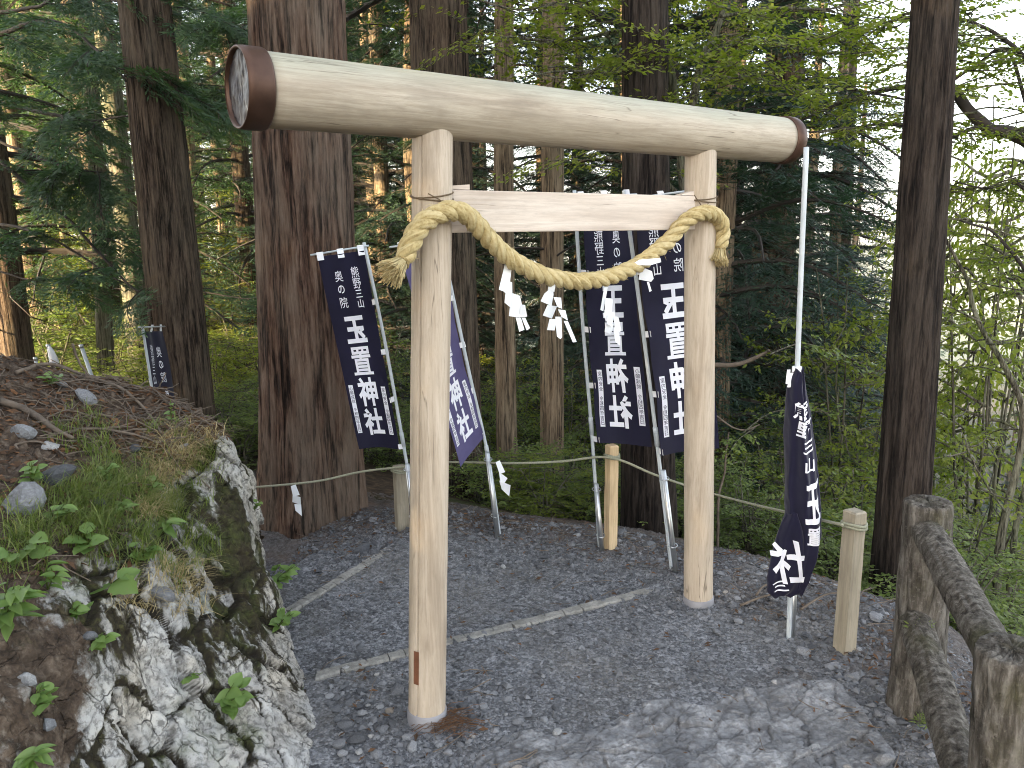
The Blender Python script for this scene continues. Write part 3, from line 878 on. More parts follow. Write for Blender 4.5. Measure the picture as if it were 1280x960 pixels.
def tassel(p, d, L, r0, r1, seed):
    rg = np.random.default_rng(seed)
    d = np.array(tuple(d)); d /= np.linalg.norm(d)
    a = np.cross(d, [0.3, 1, 0.2]); a /= np.linalg.norm(a); b = np.cross(d, a)
    p = np.array(tuple(p)); mb = MB()
    for k in range(240):
        an = rg.uniform(0, 6.28); q = math.sqrt(rg.random())
        s0 = p + (a * math.cos(an) + b * math.sin(an)) * r0 * q
        e = p + d * L * rg.uniform(.8, 1.05) * (1 - .1 * q) + (a * math.cos(an) + b * math.sin(an)) * r1 * q
        m_ = (s0 + e) / 2 + rg.normal(0, .0015, 3) + d * .008
        mb.tube([s0, m_, e], [.0013, .0016, .0011], 4, a=rg.uniform(.2, 1))
    mb.build('tassel', M['straw'], rope, attr='tone')
    mb = MB()
    for k in range(2):
        mb.tube([p + d * (.002 + .004 * k) + (a * math.cos(t) + b * math.sin(t)) * (r0 + .003) for t in np.linspace(0, 6.28, 25)[:-1]], .0022, 6, closed=True)
    mb.build('binding', M['straw'], rope)
tassel(path[0], on_gate(484, 346, OFF + .03) - Vector(path[0]), .080, .019, .046, 1)
tassel(path[-1], on_gate(896, 330, .070) - Vector(path[-1]), .070, .019, .046, 2)
def cord(px, cz, r, ends, label):
    c = Vector((px - math.copysign(BAT * cz, px), 0, 0))
    mb = MB()
    for k in range(2):
        pts = []
        for a in np.linspace(0, 2 * math.pi, 41)[:-1]:
            pts.append(GM @ Vector((c.x + (r + .0025) * math.cos(a), (r + .0025) * math.sin(a), cz + .009 * k + .012 * math.sin(a + k))))
        mb.tube(pts, .0022, 6, closed=True)
    for e in ends:
        mb.tube(catmull(e, 10), .002, 6)
    return tag(mb.build('tie_cord', M['cord']), label, 'cord', 'thin cords tying the rope to the posts')
cord(-half, 1.705, POST_R - .001, [[on_gate(535, 242, POST_R + .004), on_gate(550, 250, POST_R + .01), on_gate(557, 258, POST_R + .02)]], 'thin brown cord round the near gate post just above the rope')
cord(half, 1.715, POST_R - .001, [[on_gate(868, 244, POST_R + .004), on_gate(876, 256, POST_R + .006), on_gate(880, 261, POST_R + .012)], [on_gate(891, 247, POST_R * .6), on_gate(884, 256, POST_R + .006), on_gate(881, 262, POST_R + .012)]], 'thin brown cord round the far gate post above the rope')

# ------------------------------------------------------------------ folded paper streamers
def streamer(polys, place, label, group, seed=0):
    """polys: picture-shaped folds; place(px, py, k) gives each fold its own place in depth"""
    rg = np.random.default_rng(seed)
    p0 = place(*polys[0][0], 0)
    root = thing('paper_streamer', p0, label, 'paper streamer', group)
    for k, poly in enumerate(polys):
        c = np.mean(poly, axis=0); tilt = rg.uniform(-.022, .022, 2)
        pts = []
        for (px, py) in poly:
            w = place(px, py, k)
            dv = tilt[0] * (px - c[0]) / 12 + tilt[1] * (py - c[1]) / 20
            pts.append(np.array(tuple(w)) + np.array(tuple(TN)) * dv)
        mid = np.mean(pts, axis=0)
        P_ = np.array(pts)
        mb = MB(); th = np.array(tuple(TN)) * .0006
        n_ = len(P_)
        v = np.vstack([P_ + th, P_ - th])
        f = [tuple(range(n_)), tuple(range(2 * n_ - 1, n_ - 1, -1))]
        q = [(i, i + n_, (i + 1) % n_ + n_, (i + 1) % n_) for i in range(n_)]
        org = np.array(tuple(root.location))
        me = bpy.data.meshes.new('fold')
        me.from_pydata([tuple(x - org) for x in v], [], f + q); me.materials.append(M['paper'])
        put('fold', me, root)
    return root
def zoomed(ox, oy, s):
    return lambda L: [(ox + a / s, oy + b / s) for a, b in L]
z7 = zoomed(600, 320, 5.333)
def gate_place(off):
    return lambda px, py, k: on_gate(px, py, off + .006 * (k % 3) + .002 * k)
STG = 'white paper streamers hanging from the straw rope'
streamer([z7([(188, 55), (232, 66), (196, 165), (150, 240), (110, 222)]), z7([(185, 160), (237, 178), (216, 245), (160, 248), (140, 238)]), z7([(165, 246), (216, 245), (212, 345), (160, 310)]),
          z7([(214, 246), (258, 265), (272, 330), (262, 410), (206, 402)]), z7([(262, 322), (290, 325), (322, 405), (272, 412)]), z7([(244, 410), (272, 415), (290, 490), (262, 505)]), z7([(280, 412), (306, 412), (332, 480), (305, 495)])],
         gate_place(.04), 'leftmost paper streamer on the straw rope, one narrow zigzag with two tails', STG, 1)
streamer([z7([(485, 200), (497, 260), (490, 335), (395, 300), (420, 250)]), z7([(462, 170), (496, 172), (498, 240), (462, 225)]), z7([(497, 275), (542, 278), (540, 350), (515, 340)]), z7([(430, 325), (520, 335), (500, 420), (410, 395)]),
          z7([(515, 355), (575, 362), (588, 430), (540, 405)]), z7([(458, 418), (505, 420), (503, 497), (455, 495)]), z7([(508, 405), (551, 405), (543, 540), (530, 553), (508, 535)]), z7([(560, 432), (590, 436), (642, 572), (615, 575)])],
         gate_place(.04), 'widest paper streamer, double zigzag at the lowest dip of the straw rope', STG, 2)
streamer([z7([(812, 205), (850, 200), (838, 370), (806, 360)]), z7([(845, 280), (880, 290), (872, 372), (840, 440), (832, 400)]), z7([(838, 385), (905, 370), (912, 400), (880, 470), (832, 450)]), z7([(832, 450), (885, 455), (882, 525), (835, 505)]),
          z7([(885, 400), (912, 405), (945, 500), (915, 520)]), z7([(888, 470), (930, 520), (935, 600), (900, 570)])],
         gate_place(.042), 'paper streamer hanging in front of the lettering of the middle banner', STG, 3)
streamer([z7([(1040, 62), (1080, 25), (1178, 12), (1182, 40), (1130, 62)]), z7([(1095, 82), (1130, 100), (1146, 150), (1138, 172), (1078, 158), (1076, 122)]), z7([(1112, 172), (1124, 172), (1144, 232), (1132, 240)])],
         lambda px, py, k: on_gate(px, py, .085 if k == 0 else .05), 'small crumpled paper streamer folded over the rope near the far post', STG, 4)

# ------------------------------------------------------------------ lettering
_GL = {}
def glyph(ch, bold):
    key = (ch, bold)
    if key in _GL: return _GL[key]
    cu = bpy.data.curves.new('glyph', 'FONT')
    cu.body = ch; cu.size = 1.0; cu.resolution_u = 3; cu.offset = bold; cu.fill_mode = 'FRONT'
    ob = bpy.data.objects.new('glyph', cu); COL.objects.link(ob)
    dg = bpy.context.evaluated_depsgraph_get()
    me = bpy.data.meshes.new_from_object(ob.evaluated_get(dg))
    bm = bmesh.new(); bm.from_mesh(me)
    bmesh.ops.triangulate(bm, faces=bm.faces)
    for k in range(-2, 14):
        for no in ((1, 0, 0), (0, 1, 0)):
            bmesh.ops.bisect_plane(bm, geom=bm.verts[:] + bm.edges[:] + bm.faces[:], plane_co=tuple(.1 * k * x for x in no), plane_no=no)
    bmesh.ops.triangulate(bm, faces=bm.faces)
    v = np.array([x.co[:2] for x in bm.verts]); f = np.array([[w.index for w in p.verts] for p in bm.faces])
    bm.free(); bpy.data.objects.remove(ob); bpy.data.curves.remove(cu); bpy.data.meshes.remove(me)
    lo, hi = v.min(0), v.max(0)
    em = max(hi - lo)
    v = (v - (lo + hi) / 2) / em
    _GL[key] = (v, f)
    return v, f
BIG = [('玉', .375), ('置', .535), ('神', .695), ('社', .855)]
SMALL = [('熊', .72, .095), ('野', .72, .150), ('三', .72, .200), ('山', .72, .248), ('奥', .36, .105), ('の', .36, .170), ('院', .36, .235)]
STRIPS = [(.115, .655, .91, '心願成就　令和四年吉日'), (.86, .67, .925, '家内安全　令和四年吉日')]
def banner(corners, wave, label, pole_pts, mat, mirror, pole_side, seed, bar=None, tabs=5, stake=None, aspect=.33):
    """corners TL, TR, BL, BR as seen; wave(u, v) -> offset towards the camera"""
    TL, TR, BL, BR = [Vector(c) for c in corners]
    rgb = np.random.default_rng(seed)
    base = pole_pts[-1]
    root = thing('banner', base, label, 'banner', 'navy shrine banners on poles')
    nrm = (TR - TL).cross(BL - TL).normalized()
    if nrm.y > 0: nrm = -nrm
    nrm = np.array(tuple(nrm))
    a, b, c, d = (np.array(tuple(p)) for p in (TL, TR, BL, BR))
    def S(u, v, off=0.0):
        u = np.asarray(u, float); v = np.asarray(v, float)
        ee = (u if pole_side == 'R' else 1 - u)
        off = off + .0045 * ee ** 2 * np.cos(v * 2 * math.pi * (tabs - 1) * 1.0) + .006 * np.sin(7 * (v * 1.6 + u) + seed) * np.sin(3 * v + seed) * (.4 + .6 * u) + .008 * (1 - v) * np.cos(u * 4 * math.pi) * np.exp(-v * 7)
        p = ((a[None] * (1 - u)[:, None] + b[None] * u[:, None]) * (1 - v)[:, None] + (c[None] * (1 - u)[:, None] + d[None] * u[:, None]) * v[:, None])
        return p + nrm[None] * (wave(u, v) + off)[:, None]
    nu, nv = 26, 70
    U, V_ = np.meshgrid(np.linspace(0, 1, nu), np.linspace(0, 1, nv), indexing='ij')
    org = np.array(tuple(base))
    f = grid_faces(nu, nv)
    v1 = S(U.ravel(), V_.ravel(), .0006); v2 = S(U.ravel(), V_.ravel(), -.0006)
    cl = put('cloth', mesh_np('cloth', np.vstack([v1, v2]) - org, np.vstack([f[:, ::-1], f + len(v1)]), mat), root)
    W, H = (TR - TL).length, (BL - TL).length
    asp = aspect
    mbs = []
    def put_glyph(kind, ch, u, v, h, wscale=1.0, bold=.012, lift=.0025):
        g, fc = glyph(ch, bold)
        gu = g[:, 0] * h / asp * wscale + u; gv = -g[:, 1] * h + v
        if mirror: gu = 1 - gu
        if kind == 'w': mbs.append(('character', M['ink'], MB()))
        for sgn in (1, -1):
            vv = S(gu, gv, sgn * lift)
            mbs[-1][2].add(vv - org, None, fc if (sgn > 0) != mirror else fc[:, ::-1])
    for ch, v in BIG: put_glyph('w', ch, .49, v, .150, .98, {'玉': .036, '社': .034, '神': .028, '置': .017}[ch])
    for ch, u, v in SMALL: put_glyph('w', ch, u, v, .054 if ch not in 'の山三' else .044, 1.05, .012 if ch in 'の山三' else .003)
    for (u, v0, v1_, txt) in STRIPS:
        hw = .05
        gu, gv = np.meshgrid(np.linspace(u - hw, u + hw, 4), np.linspace(v0, v1_, 24), indexing='ij')
        gu, gv = gu.ravel(), gv.ravel()
        gf = grid_faces(4, 24)
        mbs.append(('white_strip', M['ink'], MB()))
        for sgn in (1, -1):
            vv = S(1 - gu if mirror else gu, gv, sgn * .0018)
            mbs[-1][2].add(vv - org, gf if (sgn > 0) == mirror else gf[:, ::-1])
        mbs.append(('small_lettering', M['ink_dark'], MB()))
        n_ = len(txt); st = (v1_ - v0 - .012) / n_
        for k, ch in enumerate(txt):
            if ch == '　': continue
            put_glyph('d', ch, u, v0 + .006 + st * (k + .5), st * .92, 1.25, .004, .0032)
    for nm, mt, mb_ in mbs:
        put(nm, mb_.mesh(nm, mt, False), cl)
    # pole, cross bar, cloth tabs
    mb = MB(); pp = catmull(pole_pts, 14); mb.tube(pp, .0088, 12)
    pole = mb.build('pole', M['pole_white'], root)
    mb = MB(); k = 8; mb.tube([pp[k], pp[k] * .9 + pp[k + 1] * .1 + 0, pp[k] * .4 + pp[k + 1] * .6], [.0115, .0115, .0115], 12); mb.build('joint_sleeve', M['pole_white'], pole, origin=tuple(root.location))
    b0, b1 = [Vector(x) for x in (bar or (TL + (TL - TR) * .08 + Vector((0, 0, .02)), TR + (TR - TL) * .08 + Vector((0, 0, .02))))]
    mb = MB(); mb.tube([b0, b1], .0048, 8); mb.build('cross_bar', M['pole_white'], root)
    def tab(p, q, wd):
        p, q, wd = np.array(tuple(p)), np.array(tuple(q)), np.array(tuple(wd))
        mb = MB(); mb.box((p + q) / 2 + nrm * .004, (q - p) / 2, wd / 2, nrm * .0012); mb.build('tab', M['white_cloth'], root, smooth=False)
    hdir = (TR - TL).normalized(); vdir = (BL - TL).normalized()
    for u in (.06, .5, .94):
        p = Vector(S([u], [.012])[0]); q = b0 + (b1 - b0) * (((p - b0).dot(b1 - b0)) / (b1 - b0).length_squared)
        tab(p + (p - q) * .25, q + (q - p) * .3, hdir * .032)
    ue = 1.0 if pole_side == 'R' else 0.0
    P0, P1 = Vector(pp[0]), Vector(pp[-1])
    for v in np.linspace(.25, .985, tabs - 1):
        e = Vector(S([ue], [v])[0]); ax = (P1 - P0)
        cc = catmull(pp, 160); q = Vector(cc[np.argmin(np.linalg.norm(cc - np.array(tuple(e)), axis=1))])
        i_ = Vector(S([ue + (-.03 if ue else .03)], [v])[0])
        tab(i_, q + (q - e).normalized() * .01 if (q - e).length > 1e-4 else q, vdir * .028)
    if stake:
        s0, s1 = [Vector(x) for x in stake]
        mb = MB(); mb.tube([s0, s1], .0125, 12); stk = mb.build('stake', M['steel'], root)
        for t in (.06, .6):
            c_ = s0 + (s1 - s0) * t
            mb = MB(); mb.tube([c_ + Vector((.021 * math.cos(x), .021 * math.sin(x), .004 * math.sin(x))) for x in np.linspace(0, 6.28, 21)[:-1]], .0025, 6, closed=True)
            mb.build('wire_ring', M['steel'], stk, origin=tuple(root.location))
    return root
def down(p, dz=.15):
    return p
# left banner in front of the big red cedar
yb = 4.05
b0 = G(526, 662); yb = b0.y
tp = at_y(455, 303, yb - .05)
banner([at_y(397, 321, yb - .10), at_y(455, 313, yb - .06), at_y(449, 560, yb - .06), at_y(500, 562, yb - .01)],
       lambda u, v: .022 * np.sin(u * 4.2 + v * 2.5) * (.3 + v) + .012 * np.sin(v * 9 + u * 2),
       'navy banner with white lettering leaning in front of the big red cedar', [tp, at_y(482, 432, yb - .02), at_y(505, 560, yb), b0 + Vector((0, 0, -.1))], M['navy'], False, 'R', 1,
       bar=(at_y(388, 319, yb - .11), at_y(461, 307, yb - .055)), stake=(at_y(509, 580, yb - .04), b0 + Vector((-.02, -.04, -.1))))
# violet banner half hidden behind the near post
b0 = G(627, 669); yb = b0.y
banner([at_y(500, 320, yb - .16), at_y(548, 312, yb - .02), at_y(572, 583, yb - .14), at_y(606, 547, yb - .02)],
       lambda u, v: .015 * np.sin(u * 3.5 + v * 2) * (.3 + v) + .010 * np.sin(v * 8),
       'faded purple banner half hidden behind the near gate post', [at_y(551, 298, yb), at_y(584, 455, yb), at_y(611, 575, yb), b0 + Vector((0, 0, -.1))], M['violet'], False, 'R', 2,
       bar=(at_y(487, 309, yb - .18), at_y(556, 300, yb)), stake=(at_y(609, 566, yb - .04), b0 + Vector((-.01, -.04, -.1))))
# two banners seen from behind, lettering reversed
b0 = G(751, 684); yb = b0.y
banner([at_y(727, 267, yb - .02), at_y(788, 262, yb + .10), at_y(743, 552, yb - .02), at_y(812, 558, yb + .06)],
       lambda u, v: .014 * np.sin(u * 5 + v * 2) * (.3 + v) + .008 * np.sin(v * 7 + 1),
       'navy banner seen from behind with reversed lettering, left one beyond the tie beam', [at_y(718, 238, yb), at_y(728, 400, yb), at_y(740, 545, yb), b0 + Vector((0, 0, -.1))], M['navy'], True, 'L', 3,
       bar=(at_y(715, 247, yb), at_y(796, 243, yb + .12)), stake=(at_y(745, 605, yb - .035), b0 + Vector((.012, -.04, -.1))))
b0 = G(843, 712); yb = b0.y
banner([at_y(791, 258, yb - .02), at_y(868, 253, yb + .10), at_y(826, 570, yb - .02), at_y(898, 560, yb + .08)],
       lambda u, v: .013 * np.sin(u * 4 + v * 2 + 1) * (.3 + v) + .008 * np.sin(v * 8 + 2),
       'navy banner seen from behind, partly covered by the far gate post', [at_y(780, 238, yb), at_y(802, 400, yb), at_y(822, 560, yb), b0 + Vector((0, 0, -.1))], M['navy'], True, 'L', 4,
       bar=(at_y(778, 250, yb), at_y(872, 237, yb + .12)), stake=(at_y(829, 588, yb - .035), b0 + Vector((.015, -.04, -.1))))
# small banner far left behind the bank
yb = 5.0
banner([at_y(180, 414, yb), at_y(203, 414, yb + .30), at_y(214, 650, yb + .02), at_y(240, 648, yb + .32)],
       lambda u, v: .012 * np.sin(u * 4 + v * 3), 'small navy banner standing behind the rock bank beside a tall trunk', [at_y(178, 408, yb), at_y(192, 500, yb), at_y(212, 640, yb), Vector((at_y(222, 690, yb).x, yb, TZ(at_y(222, 690, yb).x, yb) - .1))], M['navy'], True, 'L', 5,
       bar=(at_y(173, 409, yb - .05), at_y(206, 408, yb + .34)))

# furled banner wound round its pole on the right
b0 = G(987, 797); yb = b0.y
root = thing('furled_banner', b0, 'furled navy banner wound round a tall white pole right of the gate', 'banner', 'navy shrine banners on poles')
mb = MB(); mb.tube(catmull([at_y(1008, 184, yb + .02), at_y(1002, 320, yb + .01), at_y(996, 480, yb), at_y(990, 660, yb), b0 + Vector((0, 0, -.12))], 20), .0095, 12)
mb.build('pole', M['pole_white'], root)
mb = MB(); mb.tube([at_y(990, 700, yb + .02) + Vector((.012, 0, 0)), b0 + Vector((.018, .02, -.1))], .013, 12); mb.build('stake', M['steel'], root)
mb = MB(); mb.tube([at_y(996, 458, yb), at_y(995.5, 474, yb)], .017, 12); mb.build('binding', M['white_cloth'], root)
def furl(name, rows, depth, seed, fold):
    """loft of folded cloth: rows of (py, left px, right px)"""
    seg, nr_ = 64, 90
    rows = np.array(rows, float)
    py = np.linspace(rows[0, 0], rows[-1, 0], nr_)
    l = np.interp(py, rows[:, 0], rows[:, 1]); r = np.interp(py, rows[:, 0], rows[:, 2])
    ker = np.array([1, 2, 3, 2, 1]) / 9.0
    l = np.convolve(np.pad(l, 2, 'edge'), ker, 'valid'); r = np.convolve(np.pad(r, 2, 'edge'), ker, 'valid')
    pl = np.array([tuple(at_y(a_, p_, yb)) for a_, p_ in zip(l, py)]); pr = np.array([tuple(at_y(a_, p_, yb)) for a_, p_ in zip(r, py)])
    an = np.arange(seg) * 2 * math.pi / seg
    c = (pl + pr) / 2; w = np.linalg.norm(pr - pl, axis=1) / 2
    v = []
    for k in range(nr_):
        t = k / nr_
        wob = 1 + .30 * np.sin(an * fold + 3.0 * t + seed) + .20 * np.sin(an * (fold * 2 + 1) - 4 * t + seed * 2)
        v.append(np.stack([c[k, 0] + w[k] * np.cos(an) * (1 + .04 * np.sin(5 * an + seed)), c[k, 1] - depth * wob * np.sin(an) * (.5 + .5 * min(1, w[k] / .05)), np.full(seg, c[k, 2]) + .01 * np.sin(an * 2 + seed)], 1))
    v = np.vstack(v)
    v += .007 * np.stack([fbm(v * np.array([1, 1, .5]), 22, 4, seed + s) for s in (0, 4, 8)], 1)
    i = np.arange(nr_ - 1)[:, None] * seg; j = np.arange(seg)[None]; j2 = (j + 1) % seg
    q = np.stack([i + j, i + j2, i + seg + j2, i + seg + j], -1).reshape(-1, 4)
    t_ = [((nr_ - 1) * seg + k, (nr_ - 1) * seg + (k + 1) % seg, len(v)) for k in range(seg)] + [((k + 1) % seg, k, len(v) + 1) for k in range(seg)]
    vv = np.vstack([v, v[-seg:].mean(0), v[:seg].mean(0)])
    org = np.array(tuple(root.location))
    o_ = put(name, mesh_np(name, vv - org, [q[:, ::-1], np.array(t_)[:, ::-1]], M['navy']), root)
    G_ = v.reshape(nr_, seg, 3)
    def S(px, py_):
        """surface point and outward normal under a picture point, for printing on the folds"""
        k = np.interp(py_, py, np.arange(nr_)); k0 = int(min(k, nr_ - 2)); fr = k - k0
        row = G_[k0] * (1 - fr) + G_[k0 + 1] * fr
        x_ = at_y(px, py_, yb).x
        fs = row[:seg // 2 + 1]
        xs = fs[::-1, 0]; o2 = np.argsort(xs)
        return np.array([x_, np.interp(x_, xs[o2], fs[::-1, 1][o2]), np.interp(x_, xs[o2], fs[::-1, 2][o2])])
    return o_, S
clo, S1 = furl('cloth', [(462, 993, 1003), (476, 985, 1006), (520, 982, 1013), (580, 982, 1020), (640, 983, 1026), (680, 988, 1024), (715, 990, 1012), (738, 992, 1000)], .045, 2, 3)
fl, S2 = furl('cloth_tail', [(640, 982, 994), (662, 974, 1004), (692, 965, 1010), (720, 959, 1008), (736, 960, 1000), (743, 968, 986)], .038, 5, 2)
org = np.array(tuple(root.location))
def print_on(S, glyphs, parent):
    mb = MB()
    for ch, cx, cy, w_, h_, lean in glyphs:
        g, fc = glyph(ch, .022)
        pts = np.array([S(cx + a_ * w_ - b_ * lean, cy - b_ * h_) for a_, b_ in g])
        mb.add(pts + np.array([0, -.0035, 0]) - org, None, fc)
    put('lettering', mb.mesh('lettering', M['ink'], False), parent)
print_on(S1, [('熊', 997, 508, 19, 23, -2), ('野', 1001, 531, 20, 22, -2), ('三', 1005, 552, 17, 16, 0), ('山', 1006, 574, 18, 17, 0), ('玉', 1011, 622, 23, 54, 2), ('置', 1012, 662, 18, 22, 0)], clo)
print_on(S2, [('社', 985, 700, 44, 54, 9), ('三', 972, 729, 16, 14, 5)], fl)
mb = MB()
for k, (a_, b_) in enumerate([((984, 480), (986, 462)), ((986, 484), (990, 466))]):
    p_, q_ = np.array(tuple(at_y(*a_, yb - .02))), np.array(tuple(at_y(*b_, yb - .01)))
    mb.box((p_ + q_) / 2, (q_ - p_) / 2, (.006, 0, 0), (0, .0015, 0))
mb.build('tab', M['white_cloth'], root, smooth=False)

# ------------------------------------------------------------------ stakes and rope fence
def stake(px, top, bot, wpx, mat, label, rough=.002):
    b_ = G(px, bot); b_.y += .0
    t_ = at_y(px, top, b_.y)
    w = wpx / FPX * (b_.y * 1.02) / 2 / 1.2
    root = thing('wooden_stake', b_, label, 'stake', 'square wooden stakes carrying the fence rope')
    mb = MB()
    hgt = t_.z - b_.z
    rings = np.linspace(-.1, hgt - .006, 14)
    vs = []
    for z in list(rings) + [hgt]:
        s = w if z < hgt else w - .005
        for sx, sy in ((-1, -1), (1, -1), (1, 1), (-1, 1)):
            vs.append((sx * s + RNG.normal(0, .0006), sy * s + RNG.normal(0, .0006), z))
    m_ = len(rings) + 1
    q = [(k * 4 + i, k * 4 + (i + 1) % 4, (k + 1) * 4 + (i + 1) % 4, (k + 1) * 4 + i) for k in range(m_ - 1) for i in range(4)] + [(m_ * 4 - 4, m_ * 4 - 3, m_ * 4 - 2, m_ * 4 - 1)]
    a_ = R(25)
    vs = [(x * math.cos(a_) - y * math.sin(a_), x * math.sin(a_) + y * math.cos(a_), z) for x, y, z in vs]
    mb.add(np.array(vs) + np.array(tuple(b_)), q)
    mb.build('shaft', mat, root, smooth=False)
    return b_, w, t_
sL, wL, tL = stake(503, 582, 660, 18, M['stake_wood'], 'weathered grey stake just left of the near gate post')
sM, wM, tM = stake(763, 556, 686, 15, M['stake_new'], 'fresh yellow wooden stake below the reversed banner')
sR, wR, tR = stake(1055, 638, 812, 24, M['stake_wood'], 'thick weathered stake between the furled banner and the log fence')
root = thing('fence_rope', tM, 'thin grey rope strung between stakes and the big cedar', 'rope')
pts = [at_y(290, 611, 4.15), at_y(345, 607, 4.02), at_y(400, 601, 4.02), at_y(450, 590, 4.06), at_y(500, 584, sL.y - wL - .012), at_y(560, 578, sL.y - .02), at_y(640, 579, sM.y + .05), at_y(700, 577, sM.y + .02), at_y(762, 572, sM.y - wM - .012),
       at_y(820, 594, sM.y - .10), at_y(880, 614, 3.6), at_y(940, 630, 3.35), at_y(1000, 644, 3.0), at_y(1053, 656, sR.y - wR - .016)]
mb = MB(); c = catmull(pts, 160); mb.tube(c, .0062, 8); mb.build('line', M['fence_rope'], root)
for (s_, w_, px, py) in ((sL, wL, 502, 588), (sM, wM, 763, 571), (sR, wR, 1055, 657)):
    zc = at_y(px, py, s_.y).z
    for k in range(2):
        mb = MB(); mb.tube([(s_.x + (w_ * 1.32 + .004) * math.cos(a_), s_.y + (w_ * 1.32 + .004) * math.sin(a_), zc + .011 * k + .004 * math.sin(a_ * 2)) for a_ in np.linspace(0, 6.28, 29)[:-1]], .006, 8, closed=True)
        mb.build('knot_loop', M['fence_rope'], root)
def fence_place(y):
    return lambda px, py, k: at_y(px, py, y - .004 * k)
SG2 = 'white paper streamers on the fence rope'
streamer([[(364, 608), (370, 606), (374, 618), (366, 621)], [(366, 619), (375, 621), (376, 631), (366, 628)], [(368, 630), (377, 631), (377, 645), (369, 638)]], fence_place(3.99), 'paper streamer on the fence rope in front of the big cedar', SG2, 7)
streamer([[(620, 578), (626, 576), (631, 590), (623, 592)], [(624, 590), (635, 598), (630, 604), (625, 603)], [(625, 601), (632, 604), (637, 606), (636, 620), (628, 612)]], fence_place(sM.y + .03), 'paper streamer on the fence rope right of the faded banner', SG2, 8)
# pole tops showing above the bank
for k, (a_, b_, lb) in enumerate([((101, 431), (125, 500), 'bare white pole end leaning above the rock bank'), ((60, 431), (72, 500), 'pole with a white bundle tied round it behind the bank'), ((44, 447), (54, 500), 'lowest white pole end among the twigs on the bank')]):
    y_ = 5.6
    p0, p1 = at_y(*a_, y_), at_y(*b_, y_)
    p1 = p1 + (p1 - p0) * 3
    r_ = thing('pole_end', p1, lb, 'pole', 'white pole ends behind the bank')
    mb = MB(); mb.tube([p0, p1], .014 if k == 0 else .011, 10); mb.build('pipe', M['pole_white'], r_)
    mb = MB(); mb.tube([p0 + (p0 - p1) * .002, p0 + (p1 - p0) * .015], .0155, 10); mb.build('collar', M['steel'], r_)
    if k == 1:
        mb = MB(); mb.tube([p0, p0 + (p1 - p0) * .03 + Vector((.02, -.01, 0)), p0 + (p1 - p0) * .08 + Vector((.035, -.01, 0)), p0 + (p1 - p0) * .10 + Vector((.02, 0, 0))], [.008, .022, .03, .008], 10); mb.build('bundle', M['white_cloth'], r_)

# ------------------------------------------------------------------ log fence of bark-textured concrete
def bark_log(p0, p1, r0, r1, seed, seg=90, rings=120, amp=.007, flare=0.0, knots=True):
    p0, p1 = np.array(tuple(p0)), np.array(tuple(p1))
    ax = p1 - p0; L = np.linalg.norm(ax); ax /= L
    a_ = np.cross(ax, [.3, .9, .1]); a_ /= np.linalg.norm(a_); b_ = np.cross(ax, a_)
    an = np.arange(seg) * 2 * math.pi / seg
    t = np.linspace(0, 1, rings)
    T_, A_ = np.meshgrid(t, an, indexing='ij')
    r_ = r0 + (r1 - r0) * T_
    q = np.stack([np.cos(A_).ravel() * 2.2, np.sin(A_).ravel() * 2.2, T_.ravel() * L * 5], 1)
    disp = amp * (fbm(q, 2.2, 4, seed, .6) + .5 * np.abs(fbm(q * np.array([2.5, 2.5, .5]), 2.0, 3, seed + 7)))
    r_ = r_.ravel() + disp + flare * np.exp(-T_.ravel() * L / .12)
    e = np.minimum(T_.ravel(), 1 - T_.ravel()) * L
    r_ *= np.where(e < .006, .965, 1)
    v = p0 + T_.ravel()[:, None] * (p1 - p0) + r_[:, None] * (np.cos(A_).ravel()[:, None] * a_ + np.sin(A_).ravel()[:, None] * b_)
    i = np.arange(rings - 1)[:, None] * seg; j = np.arange(seg)[None]; j2 = (j + 1) % seg
    f = [np.stack([i + j, i + j2, i + seg + j2, i + seg + j], -1).reshape(-1, 4)]
    n0 = len(v)
    # capped ends, slightly uneven
    caps = []; tf = []; qf = []
    for end, base in ((0, 0), (1, (rings - 1) * seg)):
        ring = v[base:base + seg]; ce = ring.mean(0)
        prev = np.arange(base, base + seg)
        for s in (.75, .45, .18):
            rg_ = ce + (ring - ce) * s + ax * .003 * RNG.normal(0, 1, (seg, 1))
            idx = n0 + sum(len(x) for x in caps) + np.arange(seg); caps.append(rg_)
            for k in range(seg):
                k2 = (k + 1) % seg
                qf.append((prev[k], prev[k2], idx[k2], idx[k]) if end else (prev[k2], prev[k], idx[k], idx[k2]))
            prev = idx
        ci = n0 + sum(len(x) for x in caps); caps.append(ce[None])
        for k in range(seg):
            tf.append((prev[k], prev[(k + 1) % seg], ci) if end else (prev[(k + 1) % seg], prev[k], ci))
    v = np.vstack([v] + caps)
    return v, [f[0], np.array(qf), np.array(tf)]
fa_b = G(1146, 885); fa_t = at_y(1161, 627, fa_b.y)
fb_t = at_y(1267, 812, 1.47); fb_b = at_y(1262, 1080, 1.47)
fence = thing('log_fence', fa_b, 'brown bark-textured log fence with mossy rails at the path edge on the right', 'fence')
def log(name, *a, parent=fence, **k):
    v, f = bark_log(*a, **k)
    return put(name, mesh_np(name, v - np.array(tuple(fence.location)), f, M['concrete_bark']), parent)
log('post', fa_b - Vector((0, 0, .15)), fa_t, .083, .069, 3, flare=.02)
log('post', fb_b - Vector((0, 0, .1)), fb_t, .085, .070, 8)
log('rail', at_y(1158, 662, fa_b.y - .03), at_y(1262, 850, 1.50), .044, .046, 14, seg=70)
log('rail', at_y(1144, 778, fa_b.y - .05), at_y(1215, 1000, 1.60), .047, .050, 19, seg=70)
